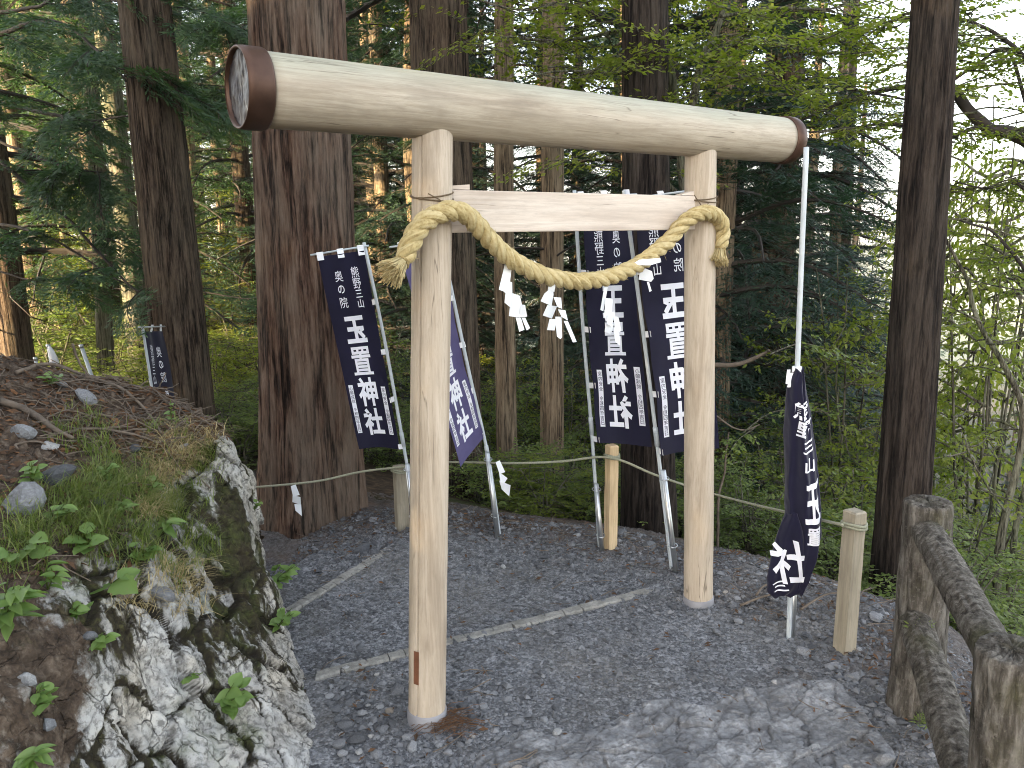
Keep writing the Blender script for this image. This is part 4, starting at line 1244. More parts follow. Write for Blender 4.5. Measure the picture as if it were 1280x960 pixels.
# moss caps where the rails meet the post
for (px, py, y_, s_) in ((1166, 668, fa_b.y - .085, .05), (1149, 782, fa_b.y - .105, .045), (1165, 905, fa_b.y - .14, .06), (1205, 745, 2.02, .03), (1190, 690, 2.1, .03)):
    c_ = np.array(tuple(at_y(px, py, y_))); rgm = np.random.default_rng(int(px)); mb = MB()
    for k in range(260):
        d_ = rgm.normal(0, 1, 3); d_ /= np.linalg.norm(d_); d_[2] = abs(d_[2]) * .6
        p_ = c_ + d_ * s_ * rgm.uniform(.3, 1) * np.array([1, .8, .5])
        e_ = p_ + (d_ + rgm.normal(0, .5, 3)) * .010; w_ = np.cross(d_, rgm.normal(0, 1, 3)); w_ = w_ / (np.linalg.norm(w_) + 1e-9) * .0022
        mb.add([p_ - w_, p_ + w_, e_], None, [(0, 1, 2)], a=rgm.uniform(.1, .6))
    mo = mb.build('moss', M['grass'], fence, attr='tone', smooth=False); mo['kind'] = 'stuff'

# ------------------------------------------------------------------ the mossy limestone bank on the left
def wpt(px, py, y): return tuple(at_y(px, py, y))
NET = [
 [(-300, 380, 3.0), (-300, 500, 2.3), (-300, 640, 1.75), (-310, 780, 1.40), (-330, 960, 1.10)],
 [(0, 449, 3.2), (0, 545, 2.45), (0, 680, 1.85), (0, 800, 1.58), (0, 960, 1.36)],
 [(120, 478, 3.25), (110, 570, 2.55), (110, 690, 2.0), (110, 800, 1.78), (110, 960, 1.58)],
 [(205, 508, 3.15), (190, 590, 2.65), (190, 690, 2.20), (195, 800, 2.00), (200, 960, 1.76)],
 [(258, 532, 3.0), (255, 612, 2.74), (255, 710, 2.45), (265, 810, 2.22), (280, 960, 1.88)],
 [(290, 566, 2.98), (299, 650, 2.77), (308, 740, 2.56), (322, 830, 2.32), (342, 960, 1.98)],
 [(316, 648, 3.0), (330, 712, 2.86), (348, 772, 2.74), (372, 850, 2.52), (402, 965, 2.14)],
]
net = []
for row in NET:
    r_ = [wpt(*p) for p in row]
    cr = np.array(r_[0])
    back = [cr + np.array([-.30, .75, -.75]), cr + np.array([-.10, .30, -.16])]
    last = np.array(r_[-1])
    base = last * 1.0; base[2] = -.12; base[1] -= .05 + .15 * max(0, last[2]); base[0] += .02
    net.append([*back, *[np.array(p) for p in r_], base])
g_ = net[-1]
h1 = [p + np.array([-.14, .22, -.02]) for p in g_]; h2 = [p + np.array([-.55, .75, -.25]) for p in g_]
net += [h1, h2]
net = np.array(net)                                   # columns x rows x 3
nu, nv = 330, 420
cols = np.stack([catmull(net[k], nv) for k in range(len(net))])
wts = np.array([1.0, .55, .5, .45, .35, .3, .2, .3]); cum = np.concatenate([[0], np.cumsum(wts)]); cum /= cum[-1]
tu = np.interp(np.linspace(0, 1, nu), cum, np.arange(len(net)))
Pn = np.concatenate([[2 * cols[0] - cols[1]], cols, [2 * cols[-1] - cols[-2]]])
k = np.minimum(tu.astype(int), len(net) - 2); u = (tu - k)[:, None, None]
a_, b_, c_, d_ = Pn[k], Pn[k + 1], Pn[k + 2], Pn[k + 3]
S = .5 * ((2 * b_) + (-a_ + c_) * u + (2 * a_ - 5 * b_ + 4 * c_ - d_) * u * u + (-a_ + 3 * b_ - 3 * c_ + d_) * u ** 3)
du = np.gradient(S, axis=0); dv = np.gradient(S, axis=1)
N_ = np.cross(dv, du); N_ /= np.linalg.norm(N_, axis=2)[..., None] + 1e-9
if (N_[nu // 2, nv // 2] * np.array([0, -1, .3])).sum() < 0: N_ = -N_
BP = S.reshape(-1, 3); BN = N_.reshape(-1, 3)
rowt = np.repeat(np.linspace(0, 7, nv)[None], nu, 0).ravel()        # 2 = crest ... 6 = foot
colt = np.repeat(tu[:, None], nv, 1).ravel()
# where soil lies and where the rock is bare
shoulder = np.interp(colt, [0, 1, 2, 3, 4, 4.5, 5], [4.25, 4.25, 4.05, 3.45, 2.1, 1.7, 1.3])
wob = .45 * fbm(BP, 5, 4, 61)
soil = sstep(.35, -.35, rowt + wob - shoulder)
earthface = sstep(2.6, 1.4, colt + .8 * fbm(BP, 4, 3, 62)) * sstep(3.3, 4.2, rowt) * .62   # earthy part of the near face
soil = np.maximum(soil, earthface)
rockm = 1 - soil
ps = BP * np.array([1, 1, .45])
wv = np.stack([fbm(BP, 5, 4, s) for s in (63, 64, 65)], 1)
e1, t1, cid = facets(ps * 5.5 + .35 * wv, 66)
e2, t2, gid = facets(ps * 15 + .6 * wv, 76)
f1, f2, _c = worley(ps * 21, 90); g1 = f1
disp = rockm * ((.045 * (cid - .5) + .050 * t1 + .012 * (gid - .5) + .016 * t2) - .016 * sstep(.09, 0, e1) - .008 * sstep(.10, 0, e2) + .035 * fbm(BP * np.array([1, 1, .5]), 7, 5, 67) + .010 * fbm(BP * np.array([1, 1, .5]), 24, 4, 68) + .005 * np.abs(fbm(BP, 60, 3, 78)))
disp += soil * (.05 * fbm(BP, 6, 4, 69) + .030 * np.abs(fbm(BP, 22, 5, 70)) + .010 * fbm(BP, 70, 3, 79) + .02 * sstep(.5, .1, g1) * gid)
BP2 = BP + BN * disp[:, None]
moss_nose = np.exp(-(((colt - 4.75) / .55) ** 2)) * sstep(2.4, 3.0, rowt) * sstep(5.1, 4.4, rowt)
moss = np.clip(.25 + .46 * moss_nose + .22 * sstep(.1, .5, fbm(BP * np.array([1, 1, .5]), 4.5, 4, 71)) + .16 * sstep(3.3, 2.2, colt) * rockm + .30 * sstep(.10, .0, e1) + .10 * (cid - .5) + .16 * sstep(-.05, -.3, t1) - .05 * sstep(5.0, 5.8, rowt), 0, 1)
crack = np.clip(sstep(.06, .01, e1) * .75 + sstep(.05, 0, e2) * .35, 0, 1) * rockm
green = np.clip(sstep(-.1, .35, fbm(BP, 4, 4, 72)) * .9 + .5 * soil * sstep(3, 3.8, rowt), 0, 1) * (.35 + .65 * sstep(2.2, 3.4, rowt))
bf = grid_faces(nu, nv)
fn = np.cross(BP2[bf[:, 1]] - BP2[bf[:, 0]], BP2[bf[:, 2]] - BP2[bf[:, 0]])
if (fn * BN[bf[:, 0]]).sum() < 0: bf = bf[:, ::-1]
bank = put('rock_bank', mesh_np('rock_bank', BP2, bf, M['bank'], attrs={'soil': soil, 'moss': moss, 'crack': crack, 'green': green}))
tag(bank, 'waist-high bank of white lichened limestone with earth and grass on top', 'rock bank', kind='structure')
bank['kind'] = 'structure'
SURF = BP2.reshape(nu, nv, 3); SNRM = N_
# picture position of every bank vertex, to place things standing on it
Mi = np.array(CAM_M.transposed())
cc = (BP2 - np.array([0, 0, CAM_H])) @ Mi.T
BPX = 640 + FPX * cc[:, 0] / -cc[:, 2]; BPY = 480 - FPX * cc[:, 1] / -cc[:, 2]
BDEP = -cc[:, 2]
front = (rowt > 1.8)
def bank_at(px, py):
    d2 = (BPX - px) ** 2 + (BPY - py) ** 2 + np.where(front, 0, 1e9) + BDEP * 3
    k = int(np.argmin(d2))
    return BP2[k], BN[k]
bank_rng = np.random.default_rng(21)
def bank_scatter(n, w):
    w = np.maximum(w, 0) * front * (colt > .8)
    idx = bank_rng.choice(len(BP2), n, p=w / w.sum())
    return idx

# stones bedded in the bank
for (px, py, s) in [(20, 640, .16), (70, 600, .15), (185, 640, .06), (212, 632, .05), (110, 500, .11), (78, 482, .05), (30, 545, .12), (150, 745, .06), (60, 560, .07), (200, 745, .10), (170, 560, .07), (120, 630, .07), (228, 560, .05), (110, 795, .05), (30, 850, .07), (60, 905, .05)]:
    p, nn_ = bank_at(px, py)
    put('stone', STONES[bank_rng.integers(0, 6)], bank, tuple(np.array(p) + nn_ * s * .1), tuple(bank_rng.normal(0, .4, 3)), s)

# grass: thin curved blades in tufts
def blades(centres, norms, count, Lr, wr, seed, droop=1.0):
    rg = np.random.default_rng(seed)
    n = len(centres) * count
    c = np.repeat(centres, count, 0) + rg.normal(0, .014, (n, 3)) * np.array([1, 1, .3])
    nn_ = np.repeat(norms, count, 0)
    L = rg.uniform(*Lr, n); az_ = rg.uniform(0, 6.28, n)
    hor = np.stack([np.cos(az_), np.sin(az_), 0 * az_], 1) + nn_ * np.array([.6, .6, 0])
    hor /= np.linalg.norm(hor, axis=1)[:, None] + 1e-9
    side = np.stack([-hor[:, 1], hor[:, 0], 0 * az_], 1)
    w = rg.uniform(*wr, n)
    bend = rg.uniform(.4, 1.1, n) * droop
    V = []
    for t in (0, .35, .7, 1.0):
        out = hor * (L * (.25 * t + .65 * bend * t * t))[:, None]
        up = np.array([0, 0, 1.0]) * (L * (.95 * t - .55 * bend * t * t))[:, None]
        p = c + out + up
        ww = (w * (1 - t) ** .6)[:, None] * side
        V += ([p - ww, p + ww] if t < 1 else [p])
    V = np.stack(V, 1)
    fq = np.array([(0, 1, 3, 2), (2, 3, 5, 4)]); ft = np.array([(4, 5, 6)])
    o_ = (np.arange(n) * 7)[:, None, None]
    tone = np.repeat(rg.uniform(0, 1, n) ** 1.2, 7)
    return V.reshape(-1, 3), [(fq[None] + o_).reshape(-1, 4), (ft[None] + o_).reshape(-1, 3)], tone
def win(x0, x1, y0, y1, px=BPX, py=BPY, f=25):
    return sstep(x0 - f, x0 + f, px) * sstep(x1 + f, x1 - f, px) * sstep(y0 - f, y0 + f, py) * sstep(y1 + f, y1 - f, py)
wg = (win(40, 200, 610, 700) * 1.6 + win(100, 260, 570, 660) * 1.3 + win(180, 258, 540, 700) * 1.2 + win(150, 235, 690, 740) * .5 + win(0, 120, 640, 720) * .8 + win(60, 210, 520, 600) * .35 + win(0, 60, 680, 760) * .6 + .02 * win(0, 260, 480, 720)) * np.clip(.2 + 1.6 * sstep(-.2, .4, fbm(BP, 7, 3, 81)), 0, 2) / np.maximum(BDEP, .5) ** 0
idx = bank_scatter(520, wg)
v, f, t_ = blades(BP2[idx], BN[idx], 15, (.035, .115), (.0009, .0019), 3)
g_o = put('grass', mesh_np('grass', v, f, M['grass'], attrs={'tone': t_}), bank); g_o['kind'] = 'stuff'
idx = bank_scatter(150, win(185, 262, 545, 760) * (soil > .3) + .4 * win(150, 240, 700, 760))
v, f, t_ = blades(BP2[idx], BN[idx], 12, (.05, .13), (.0008, .0014), 4, 1.6)
g_o = put('dry_grass', mesh_np('dry_grass', v, f, M['straw'], attrs={'tone': t_}), bank); g_o['kind'] = 'stuff'

# fallen leaves and twigs on the bank
def litter(name, P_, N2, size, mat, seed, parent):
    rg = np.random.default_rng(seed); n = len(P_)
    a1 = rg.normal(0, 1, (n, 3)); a1 -= (a1 * N2).sum(1)[:, None] * N2 * .8; a1 /= np.linalg.norm(a1, axis=1)[:, None]
    b1 = np.cross(N2, a1); s = rg.uniform(*size, n)[:, None]
    up = N2 * .004
    V = np.stack([P_ + up - a1 * s, P_ + up + b1 * s * .42 + N2 * s * rg.uniform(-.1, .4, (n, 1)), P_ + up + a1 * s, P_ + up - b1 * s * .42 + N2 * s * rg.uniform(-.1, .4, (n, 1))], 1)
    F = (np.array([[(0, 2, 1), (0, 3, 2)]]) + (np.arange(n) * 4)[:, None, None]).reshape(-1, 3)
    o_ = put(name, mesh_np(name, V.reshape(-1, 3), F, mat, smooth=False, attrs={'tone': np.repeat(rg.random(n), 4)}), parent); o_['kind'] = 'stuff'
    return o_
wl = soil * (win(-20, 270, 440, 600) + .25 * win(0, 250, 600, 720)) * (.3 + sstep(-.3, .3, fbm(BP, 5, 3, 83)))
idx = bank_scatter(2600, wl)
litter('fallen_leaves', BP2[idx], BN[idx], (.008, .026), M['deadleaf'], 5, bank)
def twigs(name, P_, N2, Lr, rr_, mat, seed, parent):
    rg = np.random.default_rng(seed); mb = MB()
    for p, n_ in zip(P_, N2):
        d = rg.normal(0, 1, 3); d -= n_ * d.dot(n_) * .85; d /= np.linalg.norm(d)
        L = rg.uniform(*Lr); s = np.cross(n_, d)
        pts = [p + n_ * .006 + d * L * (t - .5) + s * L * .12 * math.sin(3 * t + p[0] * 40) + n_ * rg.uniform(0, .012) for t in (0, .33, .66, 1)]
        r0 = rg.uniform(*rr_)
        mb.tube(pts, [r0, r0 * .9, r0 * .75, r0 * .45], 5, a=rg.random())
    o_ = mb.build(name, mat, parent, origin=(0, 0, 0)); o_['kind'] = 'stuff'
    return o_
idx = bank_scatter(420, wl * (1 + 2 * win(60, 240, 450, 560)))
twigs('twigs', BP2[idx], BN[idx], (.06, .22), (.0012, .0032), M['twig'], 6, bank)
# larger dead branches, each one a thing
for k, (pts, r0, lb) in enumerate([
    ([(18, 470), (60, 458), (110, 462), (150, 478)], .009, 'bleached dead branch along the crest of the bank'),
    ([(110, 466), (150, 490), (185, 520), (200, 545)], .008, 'dead branch sloping down the bank towards the small banner'),
    ([(0, 505), (40, 522), (70, 545), (90, 552)], .014, 'thickest dead branch at the left edge of the bank'),
    ([(60, 550), (110, 540), (170, 548), (222, 568)], .006, 'long thin root-like branch across the middle of the bank'),
    ([(120, 520), (160, 528), (200, 535), (245, 545)], .007, 'grey dead branch near the top end of the rock'),
    ([(112, 632), (140, 622), (170, 635), (196, 660)], .004, 'pale bare twig arching over the grass on the bank'),
    ([(20, 565), (22, 558), (50, 556), (85, 575)], .005, 'hooked pale root below the crest of the bank'),
    ([(90, 430), (100, 455), (120, 480), (130, 500)], .006, 'dark twig standing up among the white pole ends')]):
    P3 = []
    for (px, py) in pts:
        p, n_ = bank_at(px, max(py, 470 if px > 60 else 455)); p = np.array(p) + n_ * (r0 * .8 + .006)
        if k == 7: p = np.array(tuple(at_y(px, py, p[1])))
        P3.append(p)
    mb = MB(); c = catmull(P3, 24); c += .004 * np.stack([fbm(c, 30, 2, k + s) for s in (0, 3, 6)], 1)
    mb.tube(c, np.linspace(r0, r0 * .5, 24), 8)
    tag(mb.build('fallen_branch', M['twig']), lb, 'branch', 'dead branches on the bank')

# leafy plants on the bank: every leaf its own part
def leaf_mesh(name, L, W, mat, lobed=False, fold=.34, curl=.34, seed=0):
    nl, nw = 9, 5
    v = []; 
    for i in range(nl):
        t = i / (nl - 1)
        w = W * (math.sin(math.pi * t ** .8) ** .8) * (1 - .25 * t)
        if lobed and i % 2: w *= .84
        for j in range(nw):
            s = (j / (nw - 1) - .5) * 2
            v.append((t * L, s * w * .5, abs(s) * w * fold - curl * L * t * t + .02 * L * math.sin(7 * t + abs(s) * 2)))
    v = np.array(v)
    return mesh_np(name, v, grid_faces(nl, nw)[:, ::-1], mat, attrs={'tone': np.clip(.45 + .25 * (v[:, 0] / L - .5) + .1 * np.abs(v[:, 1]) / W, 0, 1)})
LEAF = {'ovate': leaf_mesh('leaf', .050, .026, M['plantleaf']), 'wide': leaf_mesh('leaf', .046, .040, M['plantleaf'], True, .12, .2), 'round': leaf_mesh('leaf', .028, .022, M['plantleaf'], False, .15, .15),
        'glossy': leaf_mesh('leaf', .055, .027, M['plantleaf'], False, .2, .3)}
def plant(px, py, label, kind, nleaf, h, spread, sc, seed, stems=1, face=None):
    sc *= 1.0
    rg = np.random.default_rng(seed)
    p, n_ = bank_at(px, py); p = np.array(p) - n_ * .004
    root = thing('leafy_plant', p, label, 'plant', 'small leafy plants on the rock bank')
    mb = MB(); tips = []
    out = n_ * np.array([1, 1, .2]) + np.array([0, -.25, 0])
    for s in range(stems):
        d = out * .6 + rg.normal(0, .35, 3) * spread + np.array([0, 0, .9]); d /= np.linalg.norm(d)
        c = catmull([p, p + d * h * .5 + out * .006, p + d * h + np.array([0, 0, -.1 * h]) + out * h * .25], 12)
        mb.tube(c, np.linspace(.0022, .0011, 12), 5); tips.append(c)
    mb.build('stem', M['grass'], root, attr='tone')
    for k in range(nleaf):
        c = tips[k % stems]; t = .25 + .75 * ((k // stems + rg.random() * .5) / max(1, math.ceil(nleaf / stems)))
        b0 = c[min(11, int(t * 11))]
        az_ = rg.uniform(0, 6.28) if nleaf > 4 else k * 2.1 + rg.uniform(-.2, .2) + 3.6
        el = rg.uniform(-.35, .35)
        X_ = Vector((math.cos(az_) * math.cos(el), math.sin(az_) * math.cos(el), math.sin(el)))
        X_ = (X_ + Vector(tuple(out)) * .5).normalized()
        upv = Vector((rg.normal(0, .25), rg.normal(0, .25) - .35, 1)); Y_ = upv.cross(X_).normalized(); Z_ = X_.cross(Y_)
        mt = Matrix((X_, Y_, Z_)).transposed().to_4x4()
        o_ = put('leaf', LEAF[kind], root)
        o_.matrix_local = Matrix.Translation(Vector(tuple(b0 - p))) @ mt @ Matrix.Scale(sc * rg.uniform(.75, 1.15), 4)
    return root
plant(10, 790, 'glossy-leaved sapling at the left edge of the bank', 'glossy', 24, .15, .6, 1.15, 1, 4)
plant(60, 735, 'small sapling with pale pointed leaves beside the glossy one', 'ovate', 10, .08, .8, .9, 2, 2)
plant(138, 735, 'plant of three broad toothed pale leaves over the earth face', 'wide', 3, .06, .3, 2.0, 3, 1)
plant(105, 690, 'bright broad-leaved seedling in the grass tuft', 'wide', 9, .08, .7, 1.3, 4, 2)
plant(205, 665, 'dark-leaved seedling under the rim of the bank', 'ovate', 10, .06, .9, 1.2, 5, 3)
plant(278, 888, 'leafy seedling sprouting from a crack low in the white rock', 'round', 16, .10, .8, 2.0, 6, 4)
plant(345, 880, 'seedling with round leaves right of the lower crack', 'round', 16, .09, .9, 1.7, 7, 4)
plant(372, 885, 'clump of round leaves at the lower right corner of the rock', 'round', 16, .08, .9, 1.5, 8, 4)
plant(28, 955, 'seedling at the bottom left corner of the earth face', 'ovate', 10, .06, .7, 1.0, 9, 2)
plant(335, 745, 'fern-like pale plant on the shadowed right flank of the rock', 'round', 30, .16, .9, 1.6, 10, 6)
plant(345, 790, 'small leafy plant below the fern-like one on the right flank', 'round', 16, .10, .9, 1.5, 11, 4)
plant(62, 480, 'low bright green sprig on the crest of the bank', 'round', 12, .06, .9, 1.3, 12, 4)
plant(215, 530, 'thin green sprig at the top end of the rock', 'round', 8, .11, .6, .9, 13, 2)
plant(70, 650, 'pale green seedling between the stones at the top of the grass', 'round', 12, .06, .9, 1.4, 21, 4)
plant(30, 700, 'broad-leaved plant hanging over the earth at the left edge', 'wide', 8, .08, .8, 1.3, 22, 3)
plant(175, 700, 'yellow-green sprig at the lower rim of the grass', 'round', 14, .07, .9, 1.3, 23, 5)
plant(90, 770, 'small fern-like sprig on the earth face', 'round', 12, .05, .9, 1.1, 24, 4)
plant(215, 600, 'pale leafy sprig behind the grass near the nose of the rock', 'ovate', 8, .06, .8, .9, 25, 3)
plant(240, 850, 'tiny sprig growing from the moss left of the lower crack', 'round', 8, .04, .9, 1.1, 26, 3)
plant(40, 610, 'fern-like sprig beside the big grey stone on the bank', 'round', 18, .08, .9, 1.3, 31, 5)
plant(125, 600, 'fresh green sprig among the twigs at the top of the grass', 'round', 16, .07, .9, 1.2, 32, 5)
plant(190, 620, 'fern-like sprig in the thick of the grass', 'round', 18, .08, .9, 1.2, 33, 5)
plant(120, 810, 'low green sprig in the middle of the earth face', 'round', 14, .05, .9, 1.2, 34, 4)
plant(45, 880, 'pale sprig low on the earth face', 'round', 14, .05, .9, 1.2, 35, 4)
plant(150, 640, 'trailing dark green plant in the middle of the grass', 'ovate', 10, .06, 1.0, .8, 14, 3)
plant(318, 640, 'leafy sprig on the upper right edge of the rock', 'round', 8, .06, .8, .9, 15, 3)

# twigs and needles littering the path edge
rg = np.random.default_rng(15)
n = 4200
x = rg.uniform(-1.7, 1.7, n); y = rg.uniform(1.7, 5.0, n); d = edge_d(x, y)
ok = (d < .3) & bank_clear(x, y) & (rg.random(n) < .10 + np.exp(-((d) / .3) ** 2) + .5 * np.exp(-(((x + .45) / .3) ** 2 + ((y - 2.1) / .4) ** 2)))
x, y = x[ok], y[ok]; z = path_z(x, y) + .012
up = np.repeat(np.array([[0, 0, 1.0]]), len(x), 0)
litter('fallen_leaves', np.stack([x, y, z], 1), up, (.006, .018), M['deadleaf'], 16, PATH)
k_ = slice(0, 300)
twigs('twigs', np.stack([x, y, z], 1)[k_], up[k_], (.04, .16), (.001, .0022), M['twig'], 17, PATH)
# brown cedar needles at the foot of the near post
mb = MB()
for k in range(110):
    c_ = G(560 + rg.normal(0, 20), 908 + rg.normal(0, 8)); a = rg.normal(.2, .35)
    L = rg.uniform(.02, .05); d_ = Vector((math.cos(a), math.sin(a), rg.uniform(-.05, .15)))
    mb.tube([c_ + Vector((0, 0, .02)) - d_ * L, c_ + Vector((0, 0, .026 + rg.random() * .01)), c_ + Vector((0, 0, .02)) + d_ * L], .0009, 4, a=rg.uniform(.6, 1))
nd = mb.build('cedar_needles', M['deadleaf'], PATH, attr='tone', origin=(0, 0, 0)); nd['kind'] = 'stuff'
mb = MB()
for pts in ([(925, 765), (950, 755), (985, 745), (1010, 738)], [(945, 752), (955, 740), (975, 736)], [(1000, 770), (1030, 752), (1060, 748)]):
    mb = MB(); mb.tube(catmull([tuple(G(*p) + Vector((0, 0, .03))) for p in pts], 14), np.linspace(.006, .002, 14), 6)
    o_ = mb.build('fallen_stick', M['twig'], PATH, origin=(0, 0, 0))

# ------------------------------------------------------------------ big trunks
def trunk_mesh(pts, rad, seg, rings, seed, amp, flare, freq=7.0, name='trunk', mat=None):
    c = catmull(pts, rings); r_ = np.interp(np.linspace(0, 1, rings), np.linspace(0, 1, len(rad)), rad)
    dl_ = np.concatenate([[0], np.cumsum(np.linalg.norm(np.diff(c, axis=0), axis=1))])
    an = np.arange(seg) * 2 * math.pi / seg
    T_, A_ = np.meshgrid(dl_, an, indexing='ij'); Rr = np.repeat(r_[:, None], seg, 1)
    q = np.stack([np.cos(A_).ravel(), np.sin(A_).ravel(), T_.ravel() * .10], 1)
    low = np.exp(-T_.ravel() / .5)
    rid = fbm(q, freq * .28, 3, seed) * 1.2 + .7 * fbm(q, freq, 3, seed + 3)
    fine = fbm(q * np.array([1, 1, 2.5]), freq * 3, 3, seed + 5)
    root = fbm(np.stack([np.cos(A_).ravel(), np.sin(A_).ravel(), 0 * T_.ravel()], 1), 1.7, 2, seed + 9)
    rr_ = Rr.ravel() * (1 + flare * low * (.55 + 1.5 * np.maximum(root, -.2))) + amp * rid + amp * .55 * fine
    C = np.repeat(c[:, None], seg, 1).reshape(-1, 3)
    v = C + rr_[:, None] * np.stack([np.cos(A_).ravel(), np.sin(A_).ravel(), 0 * A_.ravel()], 1)
    i = np.arange(rings - 1)[:, None] * seg; j = np.arange(seg)[None]; j2 = (j + 1) % seg
    f_ = np.stack([i + j, i + j2, i + seg + j2, i + seg + j], -1).reshape(-1, 4)
    return v, f_

# ------------------------------------------------------------------ foliage building blocks
def leaflets(P_, D_, U_, L, W):
    """thin diamond blades: bases P_, directions D_, up U_"""
    S_ = np.cross(D_, U_); S_ /= np.linalg.norm(S_, axis=1)[:, None] + 1e-9
    L = np.asarray(L)[:, None]; W = np.asarray(W)[:, None]
    return np.stack([P_, P_ + D_ * L * .45 + S_ * W, P_ + D_ * L, P_ + D_ * L * .45 - S_ * W], 1)
def conifer_branch(seed, step=.055, lf=.034, lw=.0075, ll=.075):
    """flat drooping spray of unit-ish length along +X"""
    rg = np.random.default_rng(seed)
    P_, D_, U_, T_ = [], [], [], []
    n = 26
    tt = np.linspace(0, 1, n)
    ax = np.stack([tt, .05 * np.sin(tt * 5 + seed), .06 * np.sin(tt * 3) - .22 * tt ** 2.2], 1)
    for t in np.arange(.10, 1.0, step / 1.6):
        b = np.array([np.interp(t, tt, ax[:, k]) for k in range(3)])
        for sd in (-1, 1):
            if rg.random() < .12: continue
            ln = (.10 + .36 * (1 - t) ** .8 * min(1, t * 4)) * rg.uniform(.6, 1.15)
            a = sd * R(rg.uniform(38, 62))
            d = np.array([math.cos(a), math.sin(a), rg.uniform(-.25, .12)]); d /= np.linalg.norm(d)
            m = int(ln / lf)
            s = (np.arange(m) + .5) / max(1, m)
            pts = b + d * (s * ln)[:, None] + np.array([0, 0, -.16]) * (s ** 2 * ln)[:, None]
            for k in range(m):
                for q in (-1, 1):
                    aa = a + q * R(rg.uniform(22, 50))
                    dd = np.array([math.cos(aa), math.sin(aa), rg.uniform(-.55, .25)])
                    P_.append(pts[k]); D_.append(dd / np.linalg.norm(dd)); U_.append([rg.normal(0, .35), rg.normal(0, .35), 1]); T_.append(rg.random() * .5 + .5 * s[k])
    P_, D_, U_ = map(np.array, (P_, D_, U_))
    V = leaflets(P_, D_, U_, rg.uniform(.7, 1.25, len(P_)) * ll, rg.uniform(.7, 1.2, len(P_)) * lw)
    return V, np.array(T_), ax
CB = [conifer_branch(k) for k in range(7)]
FB = [conifer_branch(40 + k, .035, .024, .0045, .052) for k in range(3)]      # finer ones for sprays near the camera
def stick(ax, r0, r1, seg=4):
    n = len(ax); an = np.arange(seg) * 2 * math.pi / seg
    tg = np.gradient(ax, axis=0); tg /= np.linalg.norm(tg, axis=1)[:, None]
    a = np.cross(tg, [0.1, .2, 1]); a /= np.linalg.norm(a, axis=1)[:, None] + 1e-9; b = np.cross(tg, a)
    r_ = np.linspace(r0, r1, n)
    v = ax[:, None] + r_[:, None, None] * (np.cos(an)[None, :, None] * a[:, None] + np.sin(an)[None, :, None] * b[:, None])
    i = np.arange(n - 1)[:, None] * seg; j = np.arange(seg)[None]; j2 = (j + 1) % seg
    return v.reshape(-1, 3), np.stack([i + j, i + j2, i + seg + j2, i + seg + j], -1).reshape(-1, 4)
class Crown:
    def __init__(s): s.L = []; s.T = []; s.sv = []; s.sf = []; s.n = 0
    def branch(s, tpl, base, az_, pitch, L, roll=0.0, r0=.018, bare=False):
        V, T_, ax = tpl
        m = np.array(Matrix.Rotation(az_, 3, 'Z') @ Matrix.Rotation(-pitch, 3, 'Y') @ Matrix.Rotation(roll, 3, 'X'))
        base = np.array(tuple(base))
        if not bare:
            W = V * L
            # keep leaf size while the branch grows: scale about leaf base
            c = W[:, :1]; W = c + (W - c) * (1.0 / max(L, .3)) ** .55
            s.L.append((W.reshape(-1, 3) @ m.T + base).reshape(-1, 4, 3)); s.T.append(T_)
        a = ax[::3] * L @ m.T + base
        v, f_ = stick(a, r0, r0 * .25); s.sv.append(v); s.sf.append(f_ + s.n); s.n += len(v)
    def mesh(s, name, leafmat, woodmat):
        L = np.concatenate(s.L); T_ = np.concatenate(s.T); n = len(L)
        lf = np.arange(n * 4).reshape(-1, 4)
        sv = np.vstack(s.sv); sf = np.vstack(s.sf) + n * 4
        return mesh_np(name, np.vstack([L.reshape(-1, 3), sv]), np.vstack([lf, sf]), [leafmat, woodmat], midx=np.concatenate([np.zeros(n, int), np.ones(len(sf), int)]),
                       smooth=False, attrs={'tone': np.concatenate([np.repeat(T_, 4), np.zeros(len(sv))])})
def conifer_crown(seed, h0, h1, Rm, nb, mat, dead=8, gap=.0):
    rg = np.random.default_rng(seed); c = Crown()
    for k in range(nb):
        u = (k + rg.random()) / nb; z = h0 + (h1 - h0) * u
        L = Rm * (1 - .75 * u) * rg.uniform(.65, 1.1) + .25
        c.branch(CB[rg.integers(0, len(CB))], (0, 0, z), k * 2.4 + rg.normal(0, .3), R(rg.uniform(-18, 14)), L, R(rg.normal(0, 12)), .012 + .012 * L)
    for k in range(dead):
        c.branch(CB[rg.integers(0, len(CB))], (0, 0, rg.uniform(max(.8, h0 - 2.4), h0)), rg.uniform(0, 6.28), R(rg.uniform(-25, 15)), rg.uniform(.5, 1.3), 0, .012, bare=True)
    return c.mesh('crown', mat, M['darkbranch'])
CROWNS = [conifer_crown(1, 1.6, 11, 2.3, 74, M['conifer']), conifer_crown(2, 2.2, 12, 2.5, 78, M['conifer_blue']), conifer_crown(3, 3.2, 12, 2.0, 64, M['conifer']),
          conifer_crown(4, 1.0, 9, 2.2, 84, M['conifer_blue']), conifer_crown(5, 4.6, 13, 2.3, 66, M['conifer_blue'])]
def bare_trunk(h, r0, r1, seed, mat, seg=18, rings=26):
    rg = np.random.default_rng(seed)
    pts = [(0, 0, -.3)] + [(rg.normal(0, .03), rg.normal(0, .03), z) for z in np.linspace(h * .2, h, 5)]
    v, f_ = trunk_mesh(pts, [r0 * 1.15, r0, r0 * .85, r0 * .65, r1], seg, rings, seed, .006, .25, 4)
    return mesh_np('trunk', v, f_, mat)
TRUNKS = [bare_trunk(13, .15, .03, 1, M['bark_far']), bare_trunk(13, .11, .03, 2, M['bark_far']), bare_trunk(13, .19, .04, 3, M['bark']), bare_trunk(13, .13, .03, 4, M['bark_grey'])]

